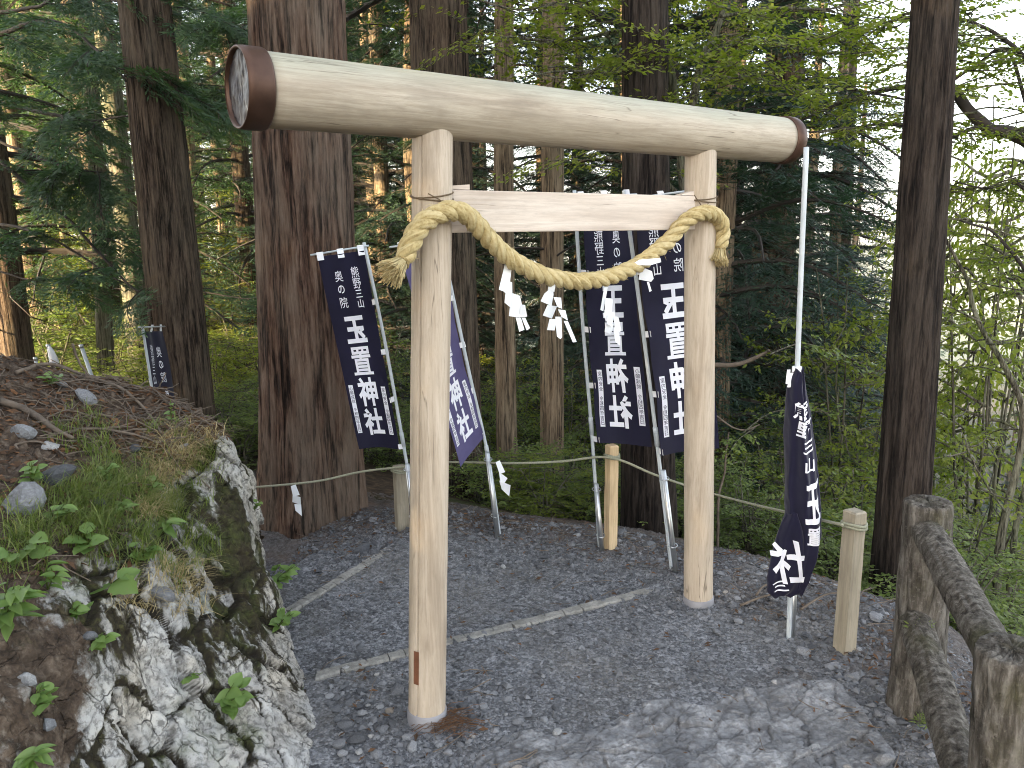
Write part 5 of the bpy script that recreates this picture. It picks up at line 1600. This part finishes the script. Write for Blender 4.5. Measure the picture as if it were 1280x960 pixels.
def conifer(x, y, crown, trunk, label, group, sc=1.0, rot=None, wid=1.0, lean=(0, 0), dz=0.0):
    z = TZ(x, y) - .05 + dz
    root = thing('cedar_tree', (x, y, z), label, 'cedar tree', group, (lean[0], lean[1], random.uniform(0, 6.28) if rot is None else rot))
    put('trunk', TRUNKS[trunk], root, scale=(wid, wid, sc))
    if crown is not None: put('crown', CROWNS[crown], root, scale=(sc, sc, sc))
    return root

# ---- five big trunks close to the gate
def big_tree(name_label, pts, rad, mat, seg, rings, seed, amp, flare, group=None, name='cedar_tree', crown=None, ch=0):
    p0 = pts[0]
    root = thing(name, p0, name_label, 'cedar tree', group)
    v, f_ = trunk_mesh(pts, rad, seg, rings, seed, amp, flare)
    put('trunk', mesh_np('trunk', v - np.array(tuple(p0)), f_, mat), root)
    if crown is not None:
        top = Vector(pts[-1]); put('crown', CROWNS[crown], root, (top.x - p0[0], top.y - p0[1], ch), scale=1.15)
    return root
def up_to(px0, py0, px1, py1, y0, zt, zb):
    """upright axis through two picture points at distance y0"""
    a, b = at_y(px0, py0, y0), at_y(px1, py1, y0)
    f = lambda z: tuple(a + (b - a) * ((z - a.z) / (b.z - a.z)))
    return [f(z) for z in np.linspace(zb, zt, 7)]
yT = 4.5
big_tree('massive red-barked cedar behind the left banner with flared roots', up_to(396, 640, 372, 20, yT, 9.5, -.42), [.285, .272, .255, .245, .238, .23, .21], M['bark_red'], 300, 260, 11, .020, .38, 'big cedar trunks round the gate', crown=2, ch=7.2)
yT = 5.6
big_tree('leaning brown cedar trunk behind the rock bank with a small banner at its foot', up_to(232, 510, 180, 0, yT, 9.5, -.5), [.208, .190, .166, .151, .138, .125, .11], M['bark'], 200, 200, 12, .011, .15, 'big cedar trunks round the gate', crown=4, ch=7.2)
yT = 6.1
big_tree('brown cedar trunk standing straight behind the near gate post', up_to(566, 650, 548, 0, yT, 9.5, -1.2), [.265, .245, .218, .196, .18, .16, .15], M['bark'], 180, 190, 13, .011, .2, 'big cedar trunks round the gate', crown=4, ch=7.2)
yT = 5.0
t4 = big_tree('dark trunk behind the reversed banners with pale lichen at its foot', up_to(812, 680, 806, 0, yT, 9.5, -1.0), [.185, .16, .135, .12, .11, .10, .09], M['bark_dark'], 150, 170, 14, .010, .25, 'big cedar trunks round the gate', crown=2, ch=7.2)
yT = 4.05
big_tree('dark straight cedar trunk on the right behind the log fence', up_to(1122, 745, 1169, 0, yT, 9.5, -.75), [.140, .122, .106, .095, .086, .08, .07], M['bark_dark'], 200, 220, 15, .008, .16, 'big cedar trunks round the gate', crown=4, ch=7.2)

# ------------------------------------------------------------------ cedars standing through the wood
frng = np.random.default_rng(33)
def px_at(px, y): return at_y(px, 300, y).x
# trunks one can single out between the near ones
for (px, y, tr, cr, wid, lean, lb) in [
    (160, 10.5, 3, 4, 1.05, .02, 'pale grey trunk just left of the leaning brown cedar'),
    (122, 13, 2, 0, .9, .0, 'brown trunk second to the left of the leaning brown cedar'),
    (112, 9.0, 3, None, .62, -.06, 'thin pale leaning trunk rising behind the white pole ends'),
    (-2, 8.5, 2, 0, .8, .0, 'trunk cut by the left edge of the picture above the bank'),
    (66, 17, 0, 2, 1.0, .0, 'slim trunk between the left edge and the thin pale leaning trunk'),
    (246, 18, 0, 2, .9, .0, 'sunlit trunk right beside the leaning brown cedar'),
    (280, 21, 1, 2, 1.2, .0, 'slim sunlit pole-like trunk midway between the two big left cedars'),
    (302, 25, 1, 2, 1.1, .01, 'slim trunk just left of the massive red-barked cedar'),
    (480, 12, 1, 3, 1.0, .0, 'slender cedar seen between the left banner and the near gate post'),
    (630, 6.5, 1, 4, .72, .0, 'thin dark trunk right of the near gate post below the tie beam'),
    (690, 7.0, 0, 4, .68, .0, 'dark trunk below the lowest dip of the straw rope'),
    (722, 14, 1, 4, 1.0, .0, 'thin trunk just left of the reversed banners'),
    (908, 8.5, 0, 3, .9, .01, 'shaded cedar just right of the far gate post with low dark branches'),
    (960, 11, 1, 1, 1.1, -.01, 'cedar behind the tall white pole of the furled banner'),
    (1042, 12.5, 1, 3, 1.0, .0, 'slender cedar left of the dark straight trunk on the right')]:
    conifer(px_at(px, y), y, cr, tr, lb, 'cedars standing through the wood', 1.0, None, wid, (0, lean))
# the further wood
taken = []
def free(x, y, m):
    if any((x - a) ** 2 + (y - b) ** 2 < m * m for a, b in taken): return False
    taken.append((x, y)); return True
def sow(n, pr, yr, crowns, m, label, group, sc=(.85, 1.2), avoid=()):
    k = t = 0
    while k < n and t < 4000:
        t += 1
        px = frng.uniform(*pr); y = frng.uniform(*yr); x = px_at(px, y)
        if any(a <= px <= b for a, b in avoid) or not free(x, y, m): continue
        conifer(x, y, int(frng.choice(crowns)), int(frng.integers(0, 3)), label, group, frng.uniform(*sc), None, frng.uniform(.8, 1.2)); k += 1
sow(5, (-60, 330), (13, 20), [0, 2, 4], 1.8, 'cedar of the near rank in the wood left of the massive red cedar', 'cedars in the wood on the left')
sow(13, (-80, 420), (21, 40), [0, 1, 2, 4], 2.2, 'slim cedar far back in the sunlit wood left of the gate', 'far cedars in the wood on the left')
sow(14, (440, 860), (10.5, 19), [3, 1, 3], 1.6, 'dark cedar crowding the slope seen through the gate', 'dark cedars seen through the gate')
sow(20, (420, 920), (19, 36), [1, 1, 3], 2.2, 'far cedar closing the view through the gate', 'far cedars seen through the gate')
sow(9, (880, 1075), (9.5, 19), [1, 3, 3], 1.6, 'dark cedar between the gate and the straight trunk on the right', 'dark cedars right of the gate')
sow(8, (900, 1180), (20, 34), [0, 1, 3], 2.2, 'far cedar on the slope right of the gate', 'far cedars right of the gate', avoid=((1015, 1085),))
sow(3, (1290, 1420), (13, 26), [0, 1, 2], 2.4, 'cedar down the slope beyond the log fence', 'cedars beyond the log fence', avoid=((1185, 1290),))
# cedars added out of the picture to keep the sun off the gate
sdx, sdy = math.sin(SUN_AZ), math.cos(SUN_AZ)
brng = np.random.default_rng(12); k = 0
for s_ in (6.0, 7.8, 9.8, 12.0, 14.5, 17.5):
    for l_ in np.arange(-5.4, 2.6, 1.75):
        x = sdx * s_ - l_ * sdy + brng.normal(0, .25); y = sdy * s_ + l_ * sdx + brng.normal(0, .25)
        x += .6; y += 2.2
        if math.hypot(x, y) < 3.2 or (y > .3 and abs(x) / y < .95) or (y > 0 and x > -3.2): continue
        conifer(x, y, (0, 3, 1)[k % 3], k % 3, 'unseen cedar added to shade the gate', 'unseen cedars added for shade', 1.0); k += 1

# ------------------------------------------------------------------ near cedar boughs hanging in from the left
def bough(pts, y, r0, label, nspray, L, seed, ydrift=0.0, mat=None, tpl=FB, up=0.0, leaf=True, group=None, dens=1.0):
    rg = np.random.default_rng(seed)
    P3 = [tuple(at_y(px, py, y + ydrift * k)) for k, (px, py) in enumerate(pts)]
    c = catmull(P3, 40); c += .012 * np.stack([fbm(c, 4, 3, seed + s) for s in (0, 3, 6)], 1)
    return c, np.linspace(r0, r0 * .35, 40)
def bough_tree(label, trunk_px, y, tw, boughs, mat, seed, wood, cat='cedar tree', name='cedar_tree', tpl=FB, L=(.35, .75), group=None, pitch=(-30, 5), nsp=9):
    rg = np.random.default_rng(seed)
    x = px_at(trunk_px, y); z = TZ(x, y) - .1
    root = thing(name, (x, y, z), label, cat, group)
    put('trunk', TRUNKS[tw], root, scale=(.9, .9, 1))
    org = np.array([x, y, z]); cr = Crown()
    for bi, (pts, r0, leafy) in enumerate(boughs):
        P3 = [tuple(at_y(px, py, y - .25 * k * (1 if leafy else .4))) for k, (px, py) in enumerate(pts)]
        c = catmull(P3, 44); c += .02 * np.stack([fbm(c, 3, 3, seed + bi + s) for s in (0, 30, 60)], 1)
        mb = MB(); mb.tube(c, np.linspace(r0, r0 * .3, 44), 8); mb.build('bough', wood, root)
        for k in range(int(nsp * leafy)):
            t = rg.uniform(.12, 1) ; p = c[int(t * 43)]
            tg_ = c[min(43, int(t * 43) + 1)] - c[max(0, int(t * 43) - 1)]
            a_ = math.atan2(tg_[1], tg_[0]) + rg.choice([-1, 1]) * R(rg.uniform(15, 75))
            cr.branch(tpl[rg.integers(0, len(tpl))], p - org, a_, R(rg.uniform(*pitch)), rg.uniform(*L), R(rg.normal(0, 20)), .006)
    put('crown', cr.mesh('crown', mat, M['darkbranch']), root)
    return root
bough_tree('cedar off the left edge with dark sinuous boughs reaching across', -110, 6.6, 0, [
    ([(-60, 60), (0, 42), (50, 27), (90, 36), (130, 70), (160, 100)], .022, 1.0), ([(-60, 110), (0, 128), (55, 140), (110, 150), (160, 146)], .020, 1.0),
    ([(-40, 185), (5, 205), (50, 245), (100, 290), (150, 345), (185, 372)], .018, .9), ([(-50, 270), (0, 281), (50, 291), (110, 325), (150, 352)], .016, .7),
    ([(-50, 20), (30, 10), (100, -5), (190, 10)], .018, 1.2), ([(-40, 160), (30, 190), (90, 210), (140, 215)], .014, 1.1), ([(-30, 330), (40, 350), (90, 345)], .01, .5)],
    M['conifer'], 51, M['darkbranch'], L=(.45, .9), nsp=8, tpl=CB)
bough_tree('cedar half hidden behind the leaning brown trunk with boughs reaching to the gate beam', 215, 8.2, 1, [
    ([(215, 20), (250, 40), (290, 30), (330, 50)], .02, 1.3), ([(220, 100), (250, 115), (285, 110)], .016, 1.0), ([(222, 120), (245, 135), (268, 142)], .012, .6), ([(212, 60), (150, 75), (110, 60)], .014, 1.0), ([(220, 352), (260, 366), (310, 372), (345, 368)], .010, .25)],
    M['conifer'], 52, M['darkbranch'], L=(.5, 1.0), nsp=11, tpl=CB)

# ------------------------------------------------------------------ broad-leaved trees and shrubs
def broad_branch(seed, leaf=.047, dens=1.0, n=7):
    rg = np.random.default_rng(seed)
    P_, D_, U_, T_ = [], [], [], []
    tt = np.linspace(0, 1, 26)
    ax = np.stack([tt, .07 * np.sin(tt * 4 + seed), .05 * np.sin(tt * 5 + seed) - .10 * tt ** 2], 1)
    for t in np.linspace(.18, 1.0, n * 2):
        b = np.array([np.interp(t, tt, ax[:, k]) for k in range(3)])
        sd = rg.choice([-1, 1]); ln = rg.uniform(.14, .38) * (1.15 - .6 * t)
        a = sd * R(rg.uniform(25, 65)); d = np.array([math.cos(a), math.sin(a), rg.uniform(-.15, .15)])
        m = max(3, int(ln / .030 * dens))
        for k in range(m):
            s = (k + rg.random()) / m
            p = b + d * s * ln + rg.normal(0, .012, 3)
            aa = a + rg.choice([-1, 1]) * R(rg.uniform(10, 80))
            P_.append(p); D_.append([math.cos(aa), math.sin(aa), rg.uniform(-.75, .1)]); U_.append([rg.normal(0, .35), rg.normal(0, .35), 1]); T_.append(rg.random())
    P_, D_, U_ = map(np.array, (P_, D_, U_)); D_ /= np.linalg.norm(D_, axis=1)[:, None]
    V = leaflets(P_, D_, U_, rg.uniform(.7, 1.3, len(P_)) * leaf, rg.uniform(.8, 1.2, len(P_)) * leaf * .27)
    return V, np.array(T_), ax
BB = [broad_branch(70 + k) for k in range(6)]
def shrub_parts(seed, h, Rm, nb, mat, nst=5):
    rg = np.random.default_rng(seed); cr = Crown(); mb = MB()
    for s in range(nst):
        a = s * 2 * math.pi / nst + rg.normal(0, .3); sp = rg.uniform(.2, .5) * Rm
        c = catmull([(0, 0, -.2), (.3 * sp * math.cos(a), .3 * sp * math.sin(a), h * .35), (sp * math.cos(a), sp * math.sin(a), h * rg.uniform(.8, 1))], 24)
        c += .03 * np.stack([fbm(c, 3, 2, seed + s + q) for q in (0, 7, 14)], 1)
        mb.tube(c, np.linspace(.016, .004, 24), 6)
        for k in range(nb // nst):
            t = rg.uniform(.22, 1); p = c[int(t * 23)]
            cr.branch(BB[rg.integers(0, len(BB))], p, rg.uniform(0, 6.28), R(rg.uniform(-12, 22)), Rm * rg.uniform(.5, 1.0), R(rg.normal(0, 12)), .006)
    return mb.mesh('stem', M['bark_grey']), cr.mesh('foliage', mat, M['bark_grey'])
LOWS = [shrub_parts(11, 1.0, .75, 60, M['shrub'], 6), shrub_parts(12, 1.0, .8, 60, M['shrub'], 6), shrub_parts(13, 1.0, .7, 52, M['maple'], 5)]
SHRUBS = [shrub_parts(1, 2.0, .9, 95, M['shrub']), shrub_parts(2, 2.0, 1.0, 100, M['shrub']), shrub_parts(3, 2.0, .8, 70, M['maple'])]
def shrub(px, top, y, v, label, group, wide=1.0):
    p = at_y(px, top, y); z = TZ(p.x, y)
    hh = max(.45, p.z - z); low = hh < 1.35; s = hh / (1.0 if low else 2.0)
    root = thing('shrub', (p.x, y, z), label, 'shrub', group, (0, 0, frng.uniform(0, 6.28)))
    st, fo = (LOWS if low else SHRUBS)[v]
    w = min(max(s, .8), 1.15) * wide
    put('stem', st, root, scale=(w, w, s)); put('foliage', fo, root, scale=(w, w, s))
    return root
for px, top, y, v in [(262, 420, 7.5, 2), (300, 408, 8.6, 1), (330, 418, 7.8, 2), (280, 470, 6.6, 1), (312, 500, 6.2, 0), (250, 450, 10, 1), (345, 415, 11, 0), (225, 430, 11, 1), (295, 440, 12, 2), (300, 545, 5.4, 1), (272, 520, 5.6, 0)]:
    shrub(px, top, y, v, 'green leafy shrub between the leaning trunk and the massive red cedar', 'shrubs left of the massive red cedar')
for px, top, y, v in [(20, 372, 10, 0), (60, 395, 9, 1), (100, 380, 13, 0), (145, 400, 10, 1), (180, 392, 12, 0), (200, 470, 8.0, 1), (-20, 360, 12, 1), (85, 365, 16, 0), (170, 440, 7.4, 2)]:
    shrub(px, top, y, v, 'low green shrub behind the crest of the rock bank', 'shrubs behind the bank')
for px, top, y, v in [(470, 400, 8, 0), (490, 520, 6.5, 1), (455, 560, 5.9, 0), (606, 455, 7.6, 1), (655, 450, 8.4, 2), (715, 445, 8.2, 1), (655, 565, 5.7, 0), (725, 590, 5.5, 1), (600, 590, 5.6, 1), (770, 560, 6.9, 0), (740, 420, 10, 2), (625, 410, 10.5, 2), (680, 620, 5.2, 2)]:
    shrub(px, top, y, v, 'shrub on the slope just below the path seen through the gate', 'shrubs on the slope below the gate')
for px, top, y, v in [(850, 600, 5.6, 0), (905, 560, 6.2, 1), (940, 600, 5.4, 0), (980, 540, 7.0, 1), (1020, 560, 6.2, 2), (1050, 520, 7.8, 1), (1075, 470, 8.2, 2), (1085, 600, 6.0, 0), (1045, 640, 5.2, 0), (930, 480, 8.5, 0), (1000, 460, 9.5, 1)]:
    shrub(px, top, y, v, 'green shrub between the far gate post and the straight trunk on the right', 'shrubs right of the gate')
for px, top, y, v in [(1185, 610, 5.5, 2), (1215, 640, 4.9, 1), (1195, 660, 4.4, 0), (1265, 640, 6.2, 1), (1235, 610, 8.2, 2), (1280, 610, 9, 0), (1205, 700, 3.9, 1), (1255, 710, 4.0, 0), (1165, 630, 7.0, 1)]:
    shrub(px, top, y, v, 'light green shrub behind the log fence', 'shrubs behind the log fence')
for px, top, y in [(15, 170, 14), (60, 240, 16), (110, 190, 17), (150, 260, 19), (240, 260, 15), (268, 200, 19), (300, 270, 17), (85, 140, 22), (30, 290, 13), (280, 330, 14), (190, 200, 21), (-30, 220, 15), (130, 320, 14), (235, 120, 24), (50, 80, 24), (310, 150, 24)]:
    shrub(px, top, y, 2, 'tall sunlit yellow-green bush far back among the left trunks', 'sunlit bushes among the left trunks', 1.7)
for px, top, y, v in [(1235, 110, 9.0, 2), (1275, 180, 7.0, 2), (1300, 40, 8.0, 2), (1075, 240, 11.5, 2), (1020, 330, 10.5, 2)]:
    shrub(px, top, y, v, 'tall lime-green sapling on the slope at the right', 'lime-green saplings on the right', 1.25)
shrub(1082, 300, 7.2, 2, 'tall pale green sapling with layered sprays left of the straight trunk', 'shrubs right of the gate', 1.1)

def leafy_tree(label, y, stems, sprays, mat, wood, seed, L=(.5, 1.0), nm='maple_tree', pitch=(-14, 14), side=None):
    """stems: (picture points, base radius, tip radius); sprays per stem"""
    rg = np.random.default_rng(seed)
    p0 = at_y(*stems[0][0][0], y)
    root = thing(nm, p0, label, 'leafy tree'); org = np.array(tuple(p0)); cr = Crown()
    for bi, (pts, r0, r1, dy) in enumerate(stems):
        P3 = [tuple(at_y(px, py, y + dy * k / len(pts))) for k, (px, py) in enumerate(pts)]
        c = catmull(P3, 60); c += .018 * np.stack([fbm(c, 3, 3, seed + bi + s) for s in (0, 30, 60)], 1)
        c[0] = P3[0]
        mb = MB(); mb.tube(c, np.linspace(r0, r1, 60) * (1 + .12 * fbm(c, 9, 2, seed)), 10)
        mb.build('trunk' if bi == 0 else 'limb', wood, root)
        for k in range(sprays[bi]):
            t = rg.uniform(.3 if bi == 0 else .1, 1); p = c[int(t * 59)]
            cr.branch(BB[rg.integers(0, len(BB))], p - org, rg.uniform(0, 6.28), R(rg.uniform(*pitch)), rg.uniform(*L), R(rg.normal(0, 10)), .006)
    put('crown', cr.mesh('crown', mat, M['bark_grey']), root)
    return root
leafy_tree('slim forked tree with fresh yellow-green leaves behind the gate beam', 5.4, [
    ([(870, 700), (868, 480), (862, 300), (850, 180), (838, 80), (822, 30), (798, -10)], .042, .022, 0), ([(866, 200), (868, 130), (876, 84), (896, 38), (912, -10)], .032, .02, .3),
    ([(824, 40), (833, 10), (842, -30)], .02, .014, .2), ([(845, 240), (820, 215), (796, 190), (770, 150)], .02, .01, -.3),
    ([(826, 50), (770, 40), (700, 52), (620, 45), (585, 60)], .014, .005, .4), ([(832, 90), (770, 92), (710, 88), (650, 96)], .012, .004, -.2), ([(880, 70), (940, 50), (1000, 62), (1060, 50)], .014, .005, .2), ([(872, 100), (930, 98), (980, 110), (1040, 128)], .012, .004, -.3), ([(900, 20), (960, 8), (1030, 12), (1090, 2)], .012, .005, .4), ([(815, 10), (740, -4), (660, 10), (600, 0)], .012, .005, .3)],
    [2, 8, 4, 5, 22, 18, 18, 18, 18, 16], M['maple'], M['bark_grey'], 61)
leafy_tree('crooked leafy tree at the right edge whose limbs cross the straight dark trunk', 5.0, [
    ([(1330, 760), (1325, 500), (1318, 330), (1300, 200), (1270, 168), (1240, 160), (1214, 140), (1192, 112)], .055, .03, 0),
    ([(1192, 112), (1150, 106), (1100, 114), (1050, 128), (1003, 150)], .02, .006, .2), ([(1190, 118), (1160, 100), (1148, 70), (1140, 55)], .012, .004, .1), ([(1232, 156), (1180, 170), (1120, 155), (1060, 160), (1012, 166)], .014, .005, -.2),
    ([(1300, 200), (1262, 70), (1220, 80), (1185, 105)], .012, .008, .3), ([(1322, 420), (1275, 330), (1240, 290), (1200, 275)], .015, .005, -.2), ([(1310, 260), (1270, 230), (1230, 235), (1190, 225)], .012, .004, .2), ([(1310, 120), (1270, 60), (1220, 30), (1160, 20), (1100, 30)], .016, .005, .2)],
    [12, 20, 8, 14, 20, 14, 20, 28], M['maple'], M['darkbranch'], 62, L=(.35, .8))
leafy_tree('thin curved grey tree leaning beside the log fence with few leaves', 4.6, [
    ([(1246, 800), (1244, 720), (1256, 640), (1274, 570), (1278, 510), (1256, 460), (1226, 405), (1205, 345), (1178, 295), (1172, 285)], .03, .006, .3), ([(1262, 800), (1266, 690), (1278, 620), (1290, 560)], .022, .012, .2), ([(1258, 640), (1225, 590), (1200, 540)], .008, .003, .2), ([(1226, 405), (1190, 385), (1165, 372)], .006, .002, .2)],
    [9, 3, 3, 2], M['maple'], M['bark_grey'], 63, L=(.25, .55))
leafy_tree('dead forked branch tree just right of the far gate post', 5.0, [
    ([(900, 760), (896, 640), (908, 585), (912, 540)], .012, .004, 0), ([(880, 455), (920, 456), (955, 442), (960, 438)], .018, .006, -.2), ([(880, 510), (920, 535), (950, 530)], .008, .003, .2)],
    [0, 1, 2], M['shrub'], M['twig'], 64, nm='bare_tree')

# leafy ground cover on the flat wood floor
n = 11000
rg = np.random.default_rng(88)
px = rg.uniform(-80, 380, n); y = rg.uniform(4.6, 15, n)
x = (px - 640) / FPX * y * 1.02; ok = (edge_d(x, y) > .8) & (fbm(np.stack([x, y, 0 * x], 1), .6, 3, 90) > -.1)
x, y = x[ok], y[ok]; z = terrain(x, y) + rg.random(len(x)) ** 2 * .35
a = rg.uniform(0, 6.28, len(x)); D_ = np.stack([np.cos(a), np.sin(a), rg.uniform(-.3, .3, len(x))], 1)
V = leaflets(np.stack([x, y, z], 1), D_, np.stack([rg.normal(0, .4, len(x)), rg.normal(0, .4, len(x)), np.ones(len(x))], 1), rg.uniform(.04, .10, len(x)), rg.uniform(.014, .028, len(x)))
o = put('undergrowth', mesh_np('undergrowth', V.reshape(-1, 3), np.arange(len(x) * 4).reshape(-1, 4), M['shrub'], smooth=False, attrs={'tone': np.repeat(rg.random(len(x)), 4)}))
tag(o, 'low leafy undergrowth on the wood floor behind the bank', 'undergrowth', kind='stuff')

# labels: count along each group from a landmark one can find
ORD = 'first second third fourth fifth sixth seventh eighth ninth tenth eleventh twelfth thirteenth fourteenth fifteenth sixteenth seventeenth eighteenth nineteenth twentieth'.split()
def pic_x(o_):
    q = np.array(CAM_M.transposed()) @ np.array([o_.location.x, o_.location.y, o_.location.z + 1.5 - CAM_H])
    return q[0] / -q[2]
def relabel(group, what, rev=False):
    L_ = sorted([o_ for o_ in COL.objects if o_.get('group') == group and o_.parent is None], key=pic_x, reverse=rev)
    for k, o_ in enumerate(L_):
        if k < len(ORD): o_['label'] = what.replace('#', ORD[k])
relabel('dark cedars seen through the gate', '# dark cedar on the near slope counting rightwards from the near gate post')
relabel('far cedars seen through the gate', '# of the far cedars counting rightwards from the near gate post')
relabel('dark cedars right of the gate', '# dark cedar counting rightwards from the far gate post')
relabel('far cedars right of the gate', '# of the far cedars counting rightwards from the far gate post')
relabel('cedars in the wood on the left', '# mid-distance cedar counting leftwards from the massive red-barked cedar', True)
relabel('far cedars in the wood on the left', '# far slim cedar counting leftwards from the massive red-barked cedar', True)
relabel('cedars beyond the log fence', '# cedar down the slope counting rightwards from above the log fence')
relabel('shrubs left of the massive red cedar', '# green shrub counting leftwards from the massive red-barked cedar', True)
relabel('shrubs behind the bank', '# low shrub behind the bank counting leftwards from the leaning trunk', True)
relabel('shrubs on the slope below the gate', '# shrub on the slope counting rightwards from the left banner')
relabel('shrubs right of the gate', '# green shrub counting rightwards from the far gate post')
relabel('shrubs behind the log fence', '# light green shrub behind the log fence counting from its taller-looking far post')
relabel('sunlit bushes among the left trunks', '# sunlit yellow-green bush counting leftwards from the massive red-barked cedar', True)
relabel('lime-green saplings on the right', '# tall lime-green sapling counting rightwards from the furled banner')

# pale hut far off between the trunks on the left
yh = 34; xh = px_at(58, yh); zh = TZ(xh, yh)
root = thing('hut', (xh, yh, zh), 'small pale roofed hut far off between the trunks on the left', 'hut', rot=(0, 0, .3))
mb = MB(); mb.box((0, 0, 1.1), (1.3, 0, 0), (0, 1.0, 0), (0, 0, 1.1)); put('wall', mb.mesh('wall', M['hut_wall'], False), root)
mb = MB(); mb.add([(-1.6, -1.3, 2.15), (1.6, -1.3, 2.15), (1.6, 1.3, 2.15), (-1.6, 1.3, 2.15), (-1.6, 0, 2.9), (1.6, 0, 2.9)], [(0, 1, 5, 4), (2, 3, 4, 5), (0, 3, 2, 1)], [(0, 4, 3), (1, 2, 5)])
put('roof', mb.mesh('roof', M['hut_roof'], False), root)
mb = MB(); mb.box((.2, -1.01, .9), (.4, 0, 0), (0, .03, 0), (0, 0, .9)); put('door', mb.mesh('door', M['stake_wood'], False), root)

# ------------------------------------------------------------------ thin haze over the valley
hz = bpy.data.materials.new('haze'); hz.use_nodes = True
ht = hz.node_tree; ht.nodes.remove(ht.nodes['Principled BSDF'])
pv = ht.nodes.new('ShaderNodeVolumePrincipled')
pv.inputs['Color'].default_value = (.95, .96, 1, 1); pv.inputs['Density'].default_value = .00055; pv.inputs['Anisotropy'].default_value = .3
ht.links.new(pv.outputs[0], ht.nodes['Material Output'].inputs['Volume'])
mb = MB(); mb.box((0, 0, -22), (3600, 0, 0), (0, 3600, 0), (0, 0, 72))
o = mb.build('haze', hz, smooth=False); o['kind'] = 'stuff'
